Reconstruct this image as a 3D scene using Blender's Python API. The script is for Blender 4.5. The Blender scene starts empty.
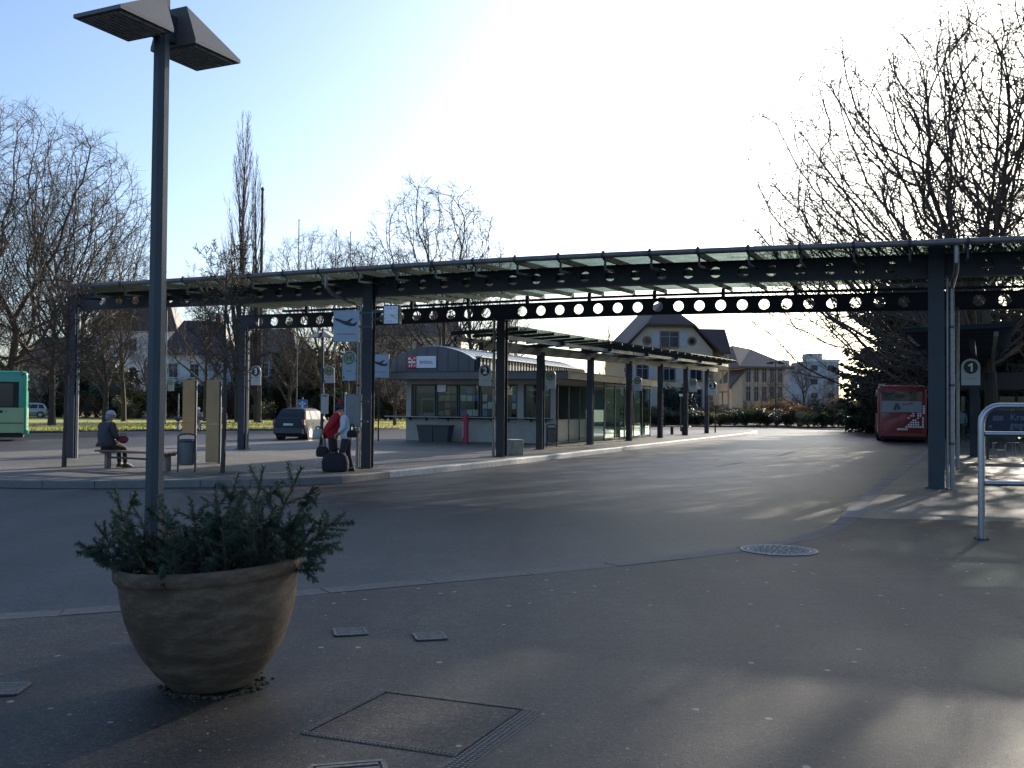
import bpy, bmesh, math, random
from mathutils import Vector, Matrix
R = math.radians
SC = bpy.context.scene
COL = SC.collection
rnd = random.Random(7)

# ---------------------------------------------------------------- camera
EYE = 1.6
cam_d = bpy.data.cameras.new("camera")
cam = bpy.data.objects.new("camera", cam_d)
COL.objects.link(cam)
cam_d.sensor_width = 36.0
cam_d.lens = 36.0 * 1000 / 1024
cam_d.clip_end = 6000
cam_d.clip_start = 0.05
PITCH, ROLL = 1.318, 0.5
CM = Matrix.Translation((0, 0, EYE)) @ Matrix.Rotation(R(90 + PITCH), 4, 'X') @ Matrix.Rotation(R(ROLL), 4, 'Z')
cam.matrix_world = CM
SC.camera = cam
CR = CM.to_3x3()

def ray(px, py):
    return CR @ Vector(((px - 512) / 1000.0, (384 - py) / 1000.0, -1.0))
def G(px, py, z=0.0):
    """point of the plane at height z seen at a pixel of a 1024x768 survey photo"""
    d = ray(px, py)
    t = (z - EYE) / d.z
    return Vector((d.x * t, d.y * t, z))
def D(px, dist, z=0.0):
    """point at depth dist (metres along Y) in the direction of a column of the photo"""
    d = ray(px, 408)
    return Vector((d.x / d.y * dist, dist, z))
def ZAT(px, py, dist):
    d = ray(px, py)
    return EYE + d.z / d.y * dist
AX = 22.0
CA, SA = math.cos(R(AX)), math.sin(R(AX))
def W(u, n, z=0.0):
    return Vector((u * CA + n * SA, -u * SA + n * CA, z))
ROT = -R(AX)

# ---------------------------------------------------------------- mesh builder
class MB:
    def __init__(self):
        self.v = []; self.f = []; self.m = []; self.k = 0
    def add(self, vs, fs):
        o = len(self.v)
        self.v.extend([tuple(p) for p in vs])
        for f in fs:
            self.f.append(tuple(i + o for i in f)); self.m.append(self.k)
        return self
    def box(self, x0, x1, y0, y1, z0, z1):
        vs = [(x0,y0,z0),(x1,y0,z0),(x1,y1,z0),(x0,y1,z0),(x0,y0,z1),(x1,y0,z1),(x1,y1,z1),(x0,y1,z1)]
        return self.add(vs, [(3,2,1,0),(4,5,6,7),(0,1,5,4),(1,2,6,5),(2,3,7,6),(3,0,4,7)])
    def bbox(self, x0, x1, y0, y1, z0, z1, b=0.01):
        """box with chamfered edges"""
        def ring(x, y, e):
            return
        vs = []; fs = []
        for (z, i) in ((z0, b), (z0 + b, 0), (z1 - b, 0), (z1, b)):
            a0, a1, c0, c1 = x0 + i, x1 - i, y0 + i, y1 - i
            vs += [(a0+b,c0,z),(a1-b,c0,z),(a1,c0+b,z),(a1,c1-b,z),(a1-b,c1,z),(a0+b,c1,z),(a0,c1-b,z),(a0,c0+b,z)]
        for l in range(3):
            for j in range(8):
                k = (j + 1) % 8
                fs.append((l*8+j, l*8+k, l*8+8+k, l*8+8+j))
        fs.append(tuple(range(7, -1, -1))); fs.append(tuple(range(24, 32)))
        return self.add(vs, fs)
    def beam(self, p, q, w, h, up=(0, 0, 1)):
        p = Vector(p); q = Vector(q); d = (q - p).normalized(); up = Vector(up)
        s = d.cross(up)
        if s.length < 1e-4: s = d.cross(Vector((0, 1, 0)))
        s.normalize(); t = s.cross(d).normalized()
        vs = []
        for c in (p, q):
            for a, b in ((-1,-1),(1,-1),(1,1),(-1,1)):
                vs.append(c + s * (a * w / 2) + t * (b * h / 2))
        return self.add(vs, [(0,1,2,3),(7,6,5,4),(0,4,5,1),(1,5,6,2),(2,6,7,3),(3,7,4,0)])
    def tube(self, pts, r, n=8, caps=True):
        pts = [Vector(p) for p in pts]
        rs = r if isinstance(r, (list, tuple)) else [r] * len(pts)
        vs = []; fs = []
        prev = None
        for i, p in enumerate(pts):
            d = (pts[min(i + 1, len(pts) - 1)] - pts[max(i - 1, 0)])
            if d.length < 1e-9: d = Vector((0, 0, 1))
            d.normalize()
            if prev is None:
                a = d.cross(Vector((0.123, 0.31, 0.94)))
                if a.length < .1: a = d.cross(Vector((1, 0, 0)))
            else:
                a = prev - d * prev.dot(d)
                if a.length < 1e-6: a = d.orthogonal()
            a.normalize(); prev = a
            b = d.cross(a)
            for j in range(n):
                t = 2 * math.pi * j / n
                vs.append(p + (a * math.cos(t) + b * math.sin(t)) * rs[i])
        for i in range(len(pts) - 1):
            for j in range(n):
                k = (j + 1) % n
                fs.append((i*n+j, i*n+k, i*n+n+k, i*n+n+j))
        if caps:
            fs.append(tuple(range(n - 1, -1, -1)))
            fs.append(tuple(range((len(pts) - 1) * n, len(pts) * n)))
        return self.add(vs, fs)
    def cyl(self, c, r, z0, z1, n=16):
        return self.tube([(c[0], c[1], z0), (c[0], c[1], z1)], r, n)
    def prism(self, poly, axis, a, b):
        """2d polygon extruded along an axis: 'y' uses (x,z), 'x' uses (y,z), 'z' uses (x,y)"""
        def pt(p, t):
            return (p[0], t, p[1]) if axis == 'y' else ((t, p[0], p[1]) if axis == 'x' else (p[0], p[1], t))
        n = len(poly)
        vs = [pt(p, a) for p in poly] + [pt(p, b) for p in poly]
        fs = [tuple(range(n)), tuple(range(2*n - 1, n - 1, -1))]
        for i in range(n):
            k = (i + 1) % n
            fs.append((k, i, n + i, n + k))
        return self.add(vs, fs)
    def lathe(self, prof, n=32, c=(0, 0)):
        vs = []; fs = []
        for r, z in prof:
            for j in range(n):
                t = 2 * math.pi * j / n
                vs.append((c[0] + r * math.cos(t), c[1] + r * math.sin(t), z))
        for i in range(len(prof) - 1):
            for j in range(n):
                k = (j + 1) % n
                fs.append((i*n+j, i*n+k, i*n+n+k, i*n+n+j))
        return self.add(vs, fs)
    def sphere(self, c, r, n=14, m=9, cut=None):
        if not isinstance(r, (list, tuple)): r = (r, r, r)
        vs = []; fs = []
        top = math.pi if cut is None else cut
        for i in range(m + 1):
            th = top * i / m
            for j in range(n):
                t = 2 * math.pi * j / n
                vs.append((c[0] + r[0]*math.sin(th)*math.cos(t), c[1] + r[1]*math.sin(th)*math.sin(t), c[2] + r[2]*math.cos(th)))
        for i in range(m):
            for j in range(n):
                k = (j + 1) % n
                fs.append((i*n+j, i*n+n+j, i*n+n+k, i*n+k))
        return self.add(vs, fs)
    def quad(self, a, b, c, d):
        return self.add([a, b, c, d], [(0, 1, 2, 3)])
    def loft(self, rings, caps=True):
        n = len(rings[0]); vs = []; fs = []
        for r in rings: vs += [tuple(p) for p in r]
        for i in range(len(rings) - 1):
            for j in range(n):
                k = (j + 1) % n
                fs.append((i*n+j, i*n+k, i*n+n+k, i*n+n+j))
        if caps:
            fs.append(tuple(range(n - 1, -1, -1))); fs.append(tuple(range((len(rings)-1)*n, len(rings)*n)))
        return self.add(vs, fs)
    def merge(self, mesh, mtx=None):
        vs = [(mtx @ v.co if mtx else v.co.copy()) for v in mesh.vertices]
        return self.add(vs, [tuple(p.vertices) for p in mesh.polygons])
    def mesh(self, name, mats, smooth=False, fix=False):
        me = bpy.data.meshes.new(name)
        me.from_pydata([tuple(p) for p in self.v], [], self.f)
        if not isinstance(mats, (list, tuple)): mats = [mats]
        for m in mats: me.materials.append(m)
        if len(mats) > 1: me.polygons.foreach_set('material_index', self.m)
        if fix:
            bm = bmesh.new(); bm.from_mesh(me)
            bmesh.ops.recalc_face_normals(bm, faces=bm.faces); bm.to_mesh(me); bm.free()
        if smooth:
            me.polygons.foreach_set('use_smooth', [True] * len(me.polygons))
            if smooth != 'all':
                try: me.set_sharp_from_angle(angle=R(38))
                except Exception: pass
        me.update()
        return me
    def build(self, name, mats, parent=None, smooth=False, loc=None, rz=0.0, fix=True):
        o = bpy.data.objects.new(name, self.mesh(name, mats, smooth, fix))
        COL.objects.link(o)
        if parent: o.parent = parent
        if loc is not None: o.location = loc
        if rz: o.rotation_euler[2] = rz
        return o

def tag(o, label=None, cat=None, group=None, kind=None):
    if label: o['label'] = label
    if cat: o['category'] = cat
    if group: o['group'] = group
    if kind: o['kind'] = kind
    return o
def thing(name, label, cat, loc=(0, 0, 0), rz=0.0, group=None, scale=None):
    o = bpy.data.objects.new(name, None); COL.objects.link(o)
    o.empty_display_size = .2
    o.location = loc; o.rotation_euler = (0, 0, rz)
    if scale: o.scale = scale
    return tag(o, label, cat, group)
KIDS = {}
def copy_tree(o, parent=None):
    c = o.copy(); COL.objects.link(c)
    if parent: c.parent = parent
    for ch in list(o.children): copy_tree(ch, c)
    return c
def dup(o, loc, rz=None, label=None, scale=None):
    c = copy_tree(o); c.location = loc
    if rz is not None: c.rotation_euler[2] = rz
    if label: c['label'] = label
    if scale: c.scale = scale
    return c
def empty_part(name, parent, loc=(0,0,0)):
    o = bpy.data.objects.new(name, None); COL.objects.link(o); o.parent = parent; o.location = loc
    return o
def inst(name, mesh, parent, loc=(0,0,0), rot=None, scale=None):
    o = bpy.data.objects.new(name, mesh); COL.objects.link(o)
    if parent: o.parent = parent
    o.location = loc
    if rot: o.rotation_euler = rot
    if scale: o.scale = scale
    return o
def spl(pts, k=6):
    pts = [Vector(p) for p in pts]; out = []
    for i in range(len(pts) - 1):
        p0 = pts[max(i-1, 0)]; p1 = pts[i]; p2 = pts[i+1]; p3 = pts[min(i+2, len(pts)-1)]
        for j in range(k):
            t = j / k
            out.append(.5 * ((2*p1) + (p2-p0)*t + (2*p0-5*p1+4*p2-p3)*t*t + (3*p1-p0-3*p2+p3)*t*t*t))
    out.append(pts[-1])
    return out
def text_mesh(body, size, extrude=.003, mats=None, align='CENTER', bold=0.0):
    cu = bpy.data.curves.new('lettering', 'FONT'); cu.body = body; cu.size = size; cu.extrude = extrude
    cu.align_x = align; cu.align_y = 'CENTER'; cu.offset = bold; cu.resolution_u = 3
    ob = bpy.data.objects.new('lettering_curve', cu); COL.objects.link(ob)
    dg = bpy.context.evaluated_depsgraph_get(); dg.update()
    me = bpy.data.meshes.new_from_object(ob.evaluated_get(dg))
    bpy.data.objects.remove(ob); bpy.data.curves.remove(cu)
    me.name = 'lettering'
    if mats:
        me.materials.clear(); me.materials.append(mats)
    return me
FRONT = Matrix.Rotation(R(90), 4, 'X')      # text upright, reading from -y

# ---------------------------------------------------------------- materials
MATS = {}
def mat(name, col, rough=.6, metal=0.0, var=.15, scale=6.0, bump=0.0, bscale=40.0, col2=None, spec=.5, world=False, detail=5, coat=0.0):
    if name in MATS: return MATS[name]
    m = bpy.data.materials.new(name); m.use_nodes = True
    nt = m.node_tree; N = nt.nodes; L = nt.links
    b = N['Principled BSDF']
    b.inputs['Roughness'].default_value = rough; b.inputs['Metallic'].default_value = metal
    b.inputs['Specular IOR Level'].default_value = spec
    if coat: b.inputs['Coat Weight'].default_value = coat; b.inputs['Coat Roughness'].default_value = .08
    if world:
        co = N.new('ShaderNodeNewGeometry'); out = co.outputs['Position']
    else:
        co = N.new('ShaderNodeTexCoord'); out = co.outputs['Object']
    nz = N.new('ShaderNodeTexNoise'); nz.inputs['Scale'].default_value = scale; nz.inputs['Detail'].default_value = detail
    nz.inputs['Roughness'].default_value = .65
    L.new(out, nz.inputs['Vector'])
    rp = N.new('ShaderNodeValToRGB')
    c2 = col2 if col2 else tuple(min(1, c * (1 + var)) for c in col)
    c1 = col if col2 else tuple(c * (1 - var) for c in col)
    rp.color_ramp.elements[0].position = .3; rp.color_ramp.elements[1].position = .7
    rp.color_ramp.elements[0].color = (*c1, 1); rp.color_ramp.elements[1].color = (*c2, 1)
    L.new(nz.outputs['Fac'], rp.inputs['Fac']); L.new(rp.outputs['Color'], b.inputs['Base Color'])
    if bump:
        n2 = N.new('ShaderNodeTexNoise'); n2.inputs['Scale'].default_value = bscale; n2.inputs['Detail'].default_value = 3
        L.new(out, n2.inputs['Vector'])
        bp = N.new('ShaderNodeBump'); bp.inputs['Strength'].default_value = bump; bp.inputs['Distance'].default_value = .02
        L.new(n2.outputs['Fac'], bp.inputs['Height']); L.new(bp.outputs['Normal'], b.inputs['Normal'])
    MATS[name] = m
    return m

def asphalt(name, base, tint, gum=True, cracks=True, rough=.75, spot=.3, spec=.35, tracks=False):
    m = bpy.data.materials.new(name); m.use_nodes = True
    nt = m.node_tree; N = nt.nodes; L = nt.links; b = N['Principled BSDF']
    g = N.new('ShaderNodeNewGeometry'); P = g.outputs['Position']
    def noise(s, d=4, r=.6):
        n = N.new('ShaderNodeTexNoise'); n.inputs['Scale'].default_value = s; n.inputs['Detail'].default_value = d
        n.inputs['Roughness'].default_value = r; L.new(P, n.inputs['Vector']); return n.outputs['Fac']
    def ramp(f, a, ca, c, cc):
        r = N.new('ShaderNodeValToRGB'); r.color_ramp.elements[0].position = a; r.color_ramp.elements[1].position = c
        r.color_ramp.elements[0].color = (*ca, 1); r.color_ramp.elements[1].color = (*cc, 1)
        L.new(f, r.inputs['Fac']); return r.outputs['Color']
    def mix(a, c, f, mode='MIX'):
        x = N.new('ShaderNodeMix'); x.data_type = 'RGBA'; x.blend_type = mode
        if isinstance(f, float): x.inputs['Factor'].default_value = f
        else: L.new(f, x.inputs['Factor'])
        for s, q in ((6, a), (7, c)):
            if isinstance(q, tuple): x.inputs[s].default_value = (*q, 1)
            else: L.new(q, x.inputs[s])
        return x.outputs[2]
    big = ramp(noise(.35, 6), .3, tuple(c * .70 for c in base), .72, tuple(c * 1.35 for c in base))
    med = ramp(noise(2.6, 6, .7), .35, (.78, .78, .78), .7, (1.22, 1.22, 1.2))
    c = mix(big, med, 1.0, 'MULTIPLY')
    c = mix(c, tint, ramp(noise(.9, 5), .5, (0, 0, 0), .75, (.6, .6, .6)))
    fine = ramp(noise(70, 2, .8), .36, (.35, .35, .35), .68, (1.9, 1.87, 1.82))
    c = mix(c, fine, 1.0, 'MULTIPLY')
    c = mix(c, ramp(noise(30, 3, .8), .36, (.45, .45, .46), .66, (1.7, 1.67, 1.62)), 1.0, 'MULTIPLY')
    c = mix(c, ramp(noise(9, 4, .7), .40, (.80, .80, .80), .66, (1.2, 1.2, 1.18)), 1.0, 'MULTIPLY')
    if tracks:
        mp = N.new('ShaderNodeMapping'); mp.inputs['Rotation'].default_value = (0, 0, R(24)); mp.inputs['Scale'].default_value = (1.1, .07, 1)
        L.new(P, mp.inputs['Vector']); n3 = N.new('ShaderNodeTexNoise'); n3.inputs['Scale'].default_value = 1.0; n3.inputs['Detail'].default_value = 4; L.new(mp.outputs[0], n3.inputs['Vector'])
        c = mix(c, ramp(n3.outputs['Fac'], .38, (.72, .72, .73), .62, (1.18, 1.18, 1.17)), 1.0, 'MULTIPLY')
        for s_, th_ in ((.55, .09), (1.7, .10)):
            v = N.new('ShaderNodeTexVoronoi'); v.inputs['Scale'].default_value = s_; L.new(P, v.inputs['Vector'])
            c = mix((.45, .45, .46), c, ramp(v.outputs['Distance'], th_ * .3, (.55, .55, .55), th_ * 1.8, (1, 1, 1)), 'MIX') if False else mix(c, ramp(v.outputs['Distance'], th_ * .2, (.55, .55, .55), th_ * 1.6, (1, 1, 1)), 1.0, 'MULTIPLY')
    if gum:
        for s, th, colr, amt in ((5.0, .10, (.27, .265, .25), .85), (11.0, .11, (.016, .015, .014), .6), (1.3, .09, (.015, .015, .015), .5), (17.0, .12, (.20, .19, .175), .5)):
            v = N.new('ShaderNodeTexVoronoi'); v.inputs['Scale'].default_value = s; L.new(P, v.inputs['Vector'])
            lt = N.new('ShaderNodeMath'); lt.operation = 'LESS_THAN'; lt.inputs[1].default_value = th
            L.new(v.outputs['Distance'], lt.inputs[0])
            sp = N.new('ShaderNodeSeparateColor'); L.new(v.outputs['Color'], sp.inputs[0])
            gt = N.new('ShaderNodeMath'); gt.operation = 'GREATER_THAN'; gt.inputs[1].default_value = 1 - spot
            L.new(sp.outputs[0], gt.inputs[0])
            mu = N.new('ShaderNodeMath'); mu.operation = 'MULTIPLY'; L.new(lt.outputs[0], mu.inputs[0]); L.new(gt.outputs[0], mu.inputs[1])
            m2 = N.new('ShaderNodeMath'); m2.operation = 'MULTIPLY'; L.new(mu.outputs[0], m2.inputs[0]); m2.inputs[1].default_value = amt
            c = mix(c, colr, m2.outputs[0])
    if cracks:
        v = N.new('ShaderNodeTexVoronoi'); v.feature = 'DISTANCE_TO_EDGE'; v.inputs['Scale'].default_value = .22
        wn = N.new('ShaderNodeTexNoise'); wn.inputs['Scale'].default_value = 1.4; wn.inputs['Detail'].default_value = 5; L.new(P, wn.inputs['Vector'])
        mxv = N.new('ShaderNodeVectorMath'); mxv.operation = 'MULTIPLY_ADD'; mxv.inputs[1].default_value = (.9, .9, 0); L.new(wn.outputs['Color'], mxv.inputs[0]); L.new(P, mxv.inputs[2])
        L.new(mxv.outputs[0], v.inputs['Vector'])
        lt = N.new('ShaderNodeMath'); lt.operation = 'LESS_THAN'; lt.inputs[1].default_value = .0035; L.new(v.outputs['Distance'], lt.inputs[0])
        m2 = N.new('ShaderNodeMath'); m2.operation = 'MULTIPLY'; L.new(lt.outputs[0], m2.inputs[0]); m2.inputs[1].default_value = .5
        c = mix(c, (.02, .02, .02), m2.outputs[0])
    L.new(c, b.inputs['Base Color'])
    b.inputs['Roughness'].default_value = rough; b.inputs['Specular IOR Level'].default_value = spec
    bp = N.new('ShaderNodeBump'); bp.inputs['Strength'].default_value = .5; bp.inputs['Distance'].default_value = .006
    L.new(noise(120, 2, .7), bp.inputs['Height']); L.new(bp.outputs['Normal'], b.inputs['Normal'])
    MATS[name] = m
    return m

def glass(name, tint=(.75, .86, .8), gloss=.08, rough=.02, cap=.13):
    m = bpy.data.materials.new(name); m.use_nodes = True
    nt = m.node_tree; N = nt.nodes; L = nt.links
    N.remove(N['Principled BSDF']); out = N['Material Output']
    tr = N.new('ShaderNodeBsdfTransparent'); tr.inputs[0].default_value = (*tint, 1)
    gl = N.new('ShaderNodeBsdfGlossy'); gl.inputs['Roughness'].default_value = rough; gl.inputs[0].default_value = (.9, .95, .93, 1)
    df = N.new('ShaderNodeBsdfDiffuse'); df.inputs[0].default_value = (.25, .32, .28, 1)
    fr = N.new('ShaderNodeFresnel'); fr.inputs[0].default_value = 1.5
    m0 = N.new('ShaderNodeMixShader'); 
    tc = N.new('ShaderNodeTexCoord'); nz = N.new('ShaderNodeTexNoise'); nz.inputs['Scale'].default_value = 3.0; nz.inputs['Detail'].default_value = 6
    L.new(tc.outputs['Object'], nz.inputs['Vector'])
    mr = N.new('ShaderNodeMapRange'); mr.inputs[1].default_value = .35; mr.inputs[2].default_value = .75; mr.inputs[3].default_value = gloss*.4; mr.inputs[4].default_value = gloss * 2.0
    L.new(nz.outputs['Fac'], mr.inputs[0]); L.new(mr.outputs[0], m0.inputs[0])
    L.new(tr.outputs[0], m0.inputs[1]); L.new(df.outputs[0], m0.inputs[2])
    mn = N.new('ShaderNodeMath'); mn.operation = 'MINIMUM'; mn.inputs[1].default_value = cap; L.new(fr.outputs[0], mn.inputs[0])
    mx = N.new('ShaderNodeMixShader'); L.new(mn.outputs[0], mx.inputs[0]); L.new(m0.outputs[0], mx.inputs[1]); L.new(gl.outputs[0], mx.inputs[2])
    L.new(mx.outputs[0], out.inputs['Surface'])
    MATS[name] = m
    return m

def leafmat(name, c1, c2, rough=.55, trans=.25):
    m = bpy.data.materials.new(name); m.use_nodes = True
    nt = m.node_tree; N = nt.nodes; L = nt.links; b = N['Principled BSDF']; out = N['Material Output']
    tc = N.new('ShaderNodeTexCoord'); nz = N.new('ShaderNodeTexNoise'); nz.inputs['Scale'].default_value = 5; nz.inputs['Detail'].default_value = 4
    L.new(tc.outputs['Object'], nz.inputs['Vector'])
    rp = N.new('ShaderNodeValToRGB'); rp.color_ramp.elements[0].color = (*c1, 1); rp.color_ramp.elements[1].color = (*c2, 1)
    rp.color_ramp.elements[0].position = .35; rp.color_ramp.elements[1].position = .65
    L.new(nz.outputs['Fac'], rp.inputs[0]); L.new(rp.outputs[0], b.inputs['Base Color'])
    b.inputs['Roughness'].default_value = rough; b.inputs['Specular IOR Level'].default_value = .3
    tl = N.new('ShaderNodeBsdfTranslucent'); L.new(rp.outputs[0], tl.inputs[0])
    mx = N.new('ShaderNodeMixShader'); mx.inputs[0].default_value = trans
    L.new(b.outputs[0], mx.inputs[1]); L.new(tl.outputs[0], mx.inputs[2]); L.new(mx.outputs[0], out.inputs['Surface'])
    MATS[name] = m
    return m

M_ROAD = asphalt('road_asphalt', (.027, .028, .030), (.038, .0375, .036), gum=False, spot=.12, rough=.55, spec=.40, tracks=True)
M_WALK = asphalt('footway_asphalt', (.039, .0345, .030), (.057, .050, .041), gum=True, spot=.40, rough=.62, spec=.32, tracks=True)
M_PAVE = asphalt('platform_paving', (.115, .109, .097), (.165, .155, .137), gum=True, cracks=False, spot=.15, rough=.58, spec=.35)
M_STONE = mat('kerb_granite', (.085, .082, .077), .7, var=.35, scale=14, bump=.3, bscale=90, world=True)
M_SUNLIT_KERB = mat('sunlit_white_kerb_paint', (.56, .55, .52), .7, var=.2, scale=10, bump=.2, world=True)  # white edge paint that also carries the sunlit line in its colour
M_WHITE_KERB = mat('pale_kerb_stone', (.15, .147, .14), .75, var=.15, scale=10, bump=.2, world=True)
M_STEEL = mat('slate_painted_steel', (.046, .051, .058), .55, 0.0, var=.14, scale=3, bump=.03, spec=.25)
M_STEEL2 = mat('dark_painted_steel', (.036, .042, .05), .5, 0.0, var=.15, scale=3)
M_GALV = mat('galvanised_steel', (.24, .24, .24), .45, .6, var=.2, scale=12)
M_STAIN = mat('brushed_stainless', (.36, .37, .39), .34, 1.0, var=.1, scale=25)
M_GUTTER = mat('weathered_gutter_metal', (.16, .145, .135), .5, .4, var=.25, scale=8)
M_GREYCH = mat('pale_grey_channel', (.30, .33, .32), .45, .2, var=.15, scale=6)
M_GLASS = glass('green_roof_glass', (.40, .455, .43), .16, .03)
M_GLASSW = glass('shelter_glass', (.70, .80, .75), .05, .02)
M_PANE = glass('clear_pane', (.80, .86, .84), .006, .02, cap=.045)
M_GLASSD = mat('dark_window_glass', (.022, .028, .032), .08, 0, var=.4, scale=1.5, spec=.8)
M_CARGLASS = mat('tinted_car_glass', (.035, .055, .075), .55, 0, var=.3, scale=1.2, spec=.12)
M_GLASSB = mat('blue_window_glass', (.02, .032, .05), .09, 0, var=.4, scale=1.2, spec=.4)
M_BLACK = mat('black_rubber', (.015, .015, .016), .7, var=.2)
M_WHITEP = mat('white_sign_paint', (.46, .475, .48), .45, var=.06, scale=9)
M_BLUEP = mat('pale_blue_sign_paint', (.30, .36, .43), .45, var=.06, scale=9)
M_INK = mat('black_sign_ink', (.012, .012, .014), .5, var=.1)
M_INKW = mat('white_sign_ink', (.75, .75, .74), .5, var=.04)
M_REDINK = mat('red_sign_ink', (.48, .04, .05), .5, var=.08)
M_GREENINK = mat('green_sign_ink', (.045, .13, .08), .5, var=.08)
M_YELINK = mat('yellow_sign_ink', (.30, .29, .17), .5, var=.08)
M_CONC = mat('weathered_concrete', (.33, .32, .29), .85, var=.25, scale=5, bump=.25, bscale=50)
M_TAN = mat('tan_laminate_board', (.40, .265, .125), .65, var=.12, scale=4)
M_WOOD = mat('weathered_bench_wood', (.13, .085, .055), .7, var=.35, scale=18)
M_KIOSK = mat('kiosk_render', (.36, .34, .30), .8, var=.12, scale=3, bump=.08)
M_ZINC = mat('zinc_sheet', (.16, .17, .18), .45, .4, var=.16, scale=2.5)
M_BARK = mat('dark_bark', (.060, .050, .042), .9, var=.35, scale=9, bump=.5, bscale=22)
M_BARK2 = mat('brown_twig_bark', (.085, .064, .048), .9, var=.3, scale=7)
M_BARK3 = mat('grey_bark', (.095, .085, .072), .9, var=.3, scale=8, bump=.4, bscale=25)
M_SPRUCE = leafmat('spruce_needles', (.016, .030, .018), (.04, .062, .034), .6, .12)
M_FIR = leafmat('fir_needles', (.026, .048, .032), (.075, .108, .074), .68, .12)
M_LEAF = leafmat('evergreen_leaves', (.035, .05, .02), (.11, .125, .05), .35, .3)
M_DRY = leafmat('dry_brown_leaves', (.12, .075, .042), (.24, .16, .09), .6, .3)
M_OLIVE = leafmat('olive_leaves', (.07, .075, .025), (.17, .16, .05), .5, .35)
# ---------------------------------------------------------------- ground, road, footways
ZR = -0.15
def sheet(name, pts, z, m, kind='structure'):
    b = MB(); b.add([(p[0], p[1], z) for p in pts], [tuple(range(len(pts)))])
    o = b.build(name, m); tag(o, kind=kind)
    if o.data.polygons[0].normal.z < 0: o.data.flip_normals()
    return o
M_SOIL = mat('bare_soil', (.06, .052, .035), .95, var=.4, scale=.5, world=True)
M_GRASS = mat('winter_grass', (.17, .18, .03), .9, col2=(.40, .36, .10), scale=.7, bump=.8, bscale=12, world=True, detail=8)
sheet('ground', [(-2500, -300), (2500, -300), (2500, 2500), (-2500, 2500)], ZR - .03, M_SOIL)
sheet('road', [(-160, -12), (70, -12), (70, 98), (10, 98), (-8, 108), (-160, 70)], ZR, M_ROAD)

def stones(name, pts, w, h0, h1, m, step=1.0, side=1):
    """row of kerb stones along a line; the visible face is on the line, the stone lies to its left (side=1)"""
    b = MB()
    pts = [Vector((p[0], p[1], 0)) for p in pts]
    acc = [0]
    for i in range(1, len(pts)): acc.append(acc[-1] + (pts[i] - pts[i-1]).length)
    def at(s):
        for i in range(1, len(pts)):
            if s <= acc[i] or i == len(pts) - 1:
                t = (s - acc[i-1]) / max(1e-6, acc[i] - acc[i-1])
                return pts[i-1].lerp(pts[i], t), (pts[i] - pts[i-1]).normalized()
    n = max(1, int(acc[-1] / step)); st = acc[-1] / n
    for k in range(n):
        a, da = at(k * st + .006); c, dc = at((k + 1) * st - .006)
        na = Vector((-da.y, da.x, 0)) * side; nc = Vector((-dc.y, dc.x, 0)) * side
        jz = rnd.uniform(-.003, .003)
        r0 = [a, a + na * w, c + nc * w, c]
        vs = [(p.x, p.y, h0) for p in r0]
        ch = .018
        top = [a + na * ch, a + na * w, c + nc * w, c + nc * ch]
        vs += [(r0[0].x, r0[0].y, h1 - ch + jz), (r0[1].x, r0[1].y, h1 + jz), (r0[2].x, r0[2].y, h1 + jz), (r0[3].x, r0[3].y, h1 - ch + jz)]
        vs += [(top[0].x, top[0].y, h1 + jz), (top[3].x, top[3].y, h1 + jz)]
        b.add(vs, [(0,3,7,4), (4,7,9,8), (8,9,6,5), (0,4,8,5,1), (3,2,6,9,7), (1,5,6,2)])
    o = b.build(name, m); tag(o, kind='structure')
    return o

# near footway (the photographer stands on it), its flush asphalt and the paved platform on the right
near_px = [(-260, 640), (-120, 622), (0, 612), (120, 606), (300, 590), (480, 574), (600, 563), (700, 552), (780, 540), (830, 525), (852, 502), (875, 484), (898, 468), (925, 451)]
near = spl([G(x, y, 0) for x, y in near_px], 6)
last = near[-1]; dirn = Vector((math.sin(R(25)), math.cos(R(25)), 0))
near += [last + dirn * t for t in (4, 8, 12, 16, 22, 30, 38)]
endp = near[-1]
seam = G(847, 516)
iseam = min(range(len(near)), key=lambda i: (near[i] - seam).length)
seamr = seam + Vector((60 * CA, -60 * SA * .35, 0))
off = []
for i, p in enumerate(near):
    d = (near[min(i+1, len(near)-1)] - near[max(i-1, 0)]).normalized()
    off.append(p + Vector((d.y, -d.x, 0)) * .12)
sheet('footway', [(-60, off[0].y), *[(p.x, p.y) for p in off[:iseam+1]], (seamr.x, seamr.y), (70, -12), (-60, -12)], 0, M_WALK)
sheet('platform_pavement', [*[(p.x, p.y) for p in off[iseam:]], (endp.x + 45, endp.y + 5), (seamr.x, seamr.y)], 0.0, M_PAVE)
stones('kerb', near[:iseam+1], .27, ZR - .01, .005, M_STONE, 1.0, side=-1)
stones('platform_kerb', near[iseam:], .30, ZR - .01, .006, M_WHITE_KERB, 1.0, side=-1)

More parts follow.
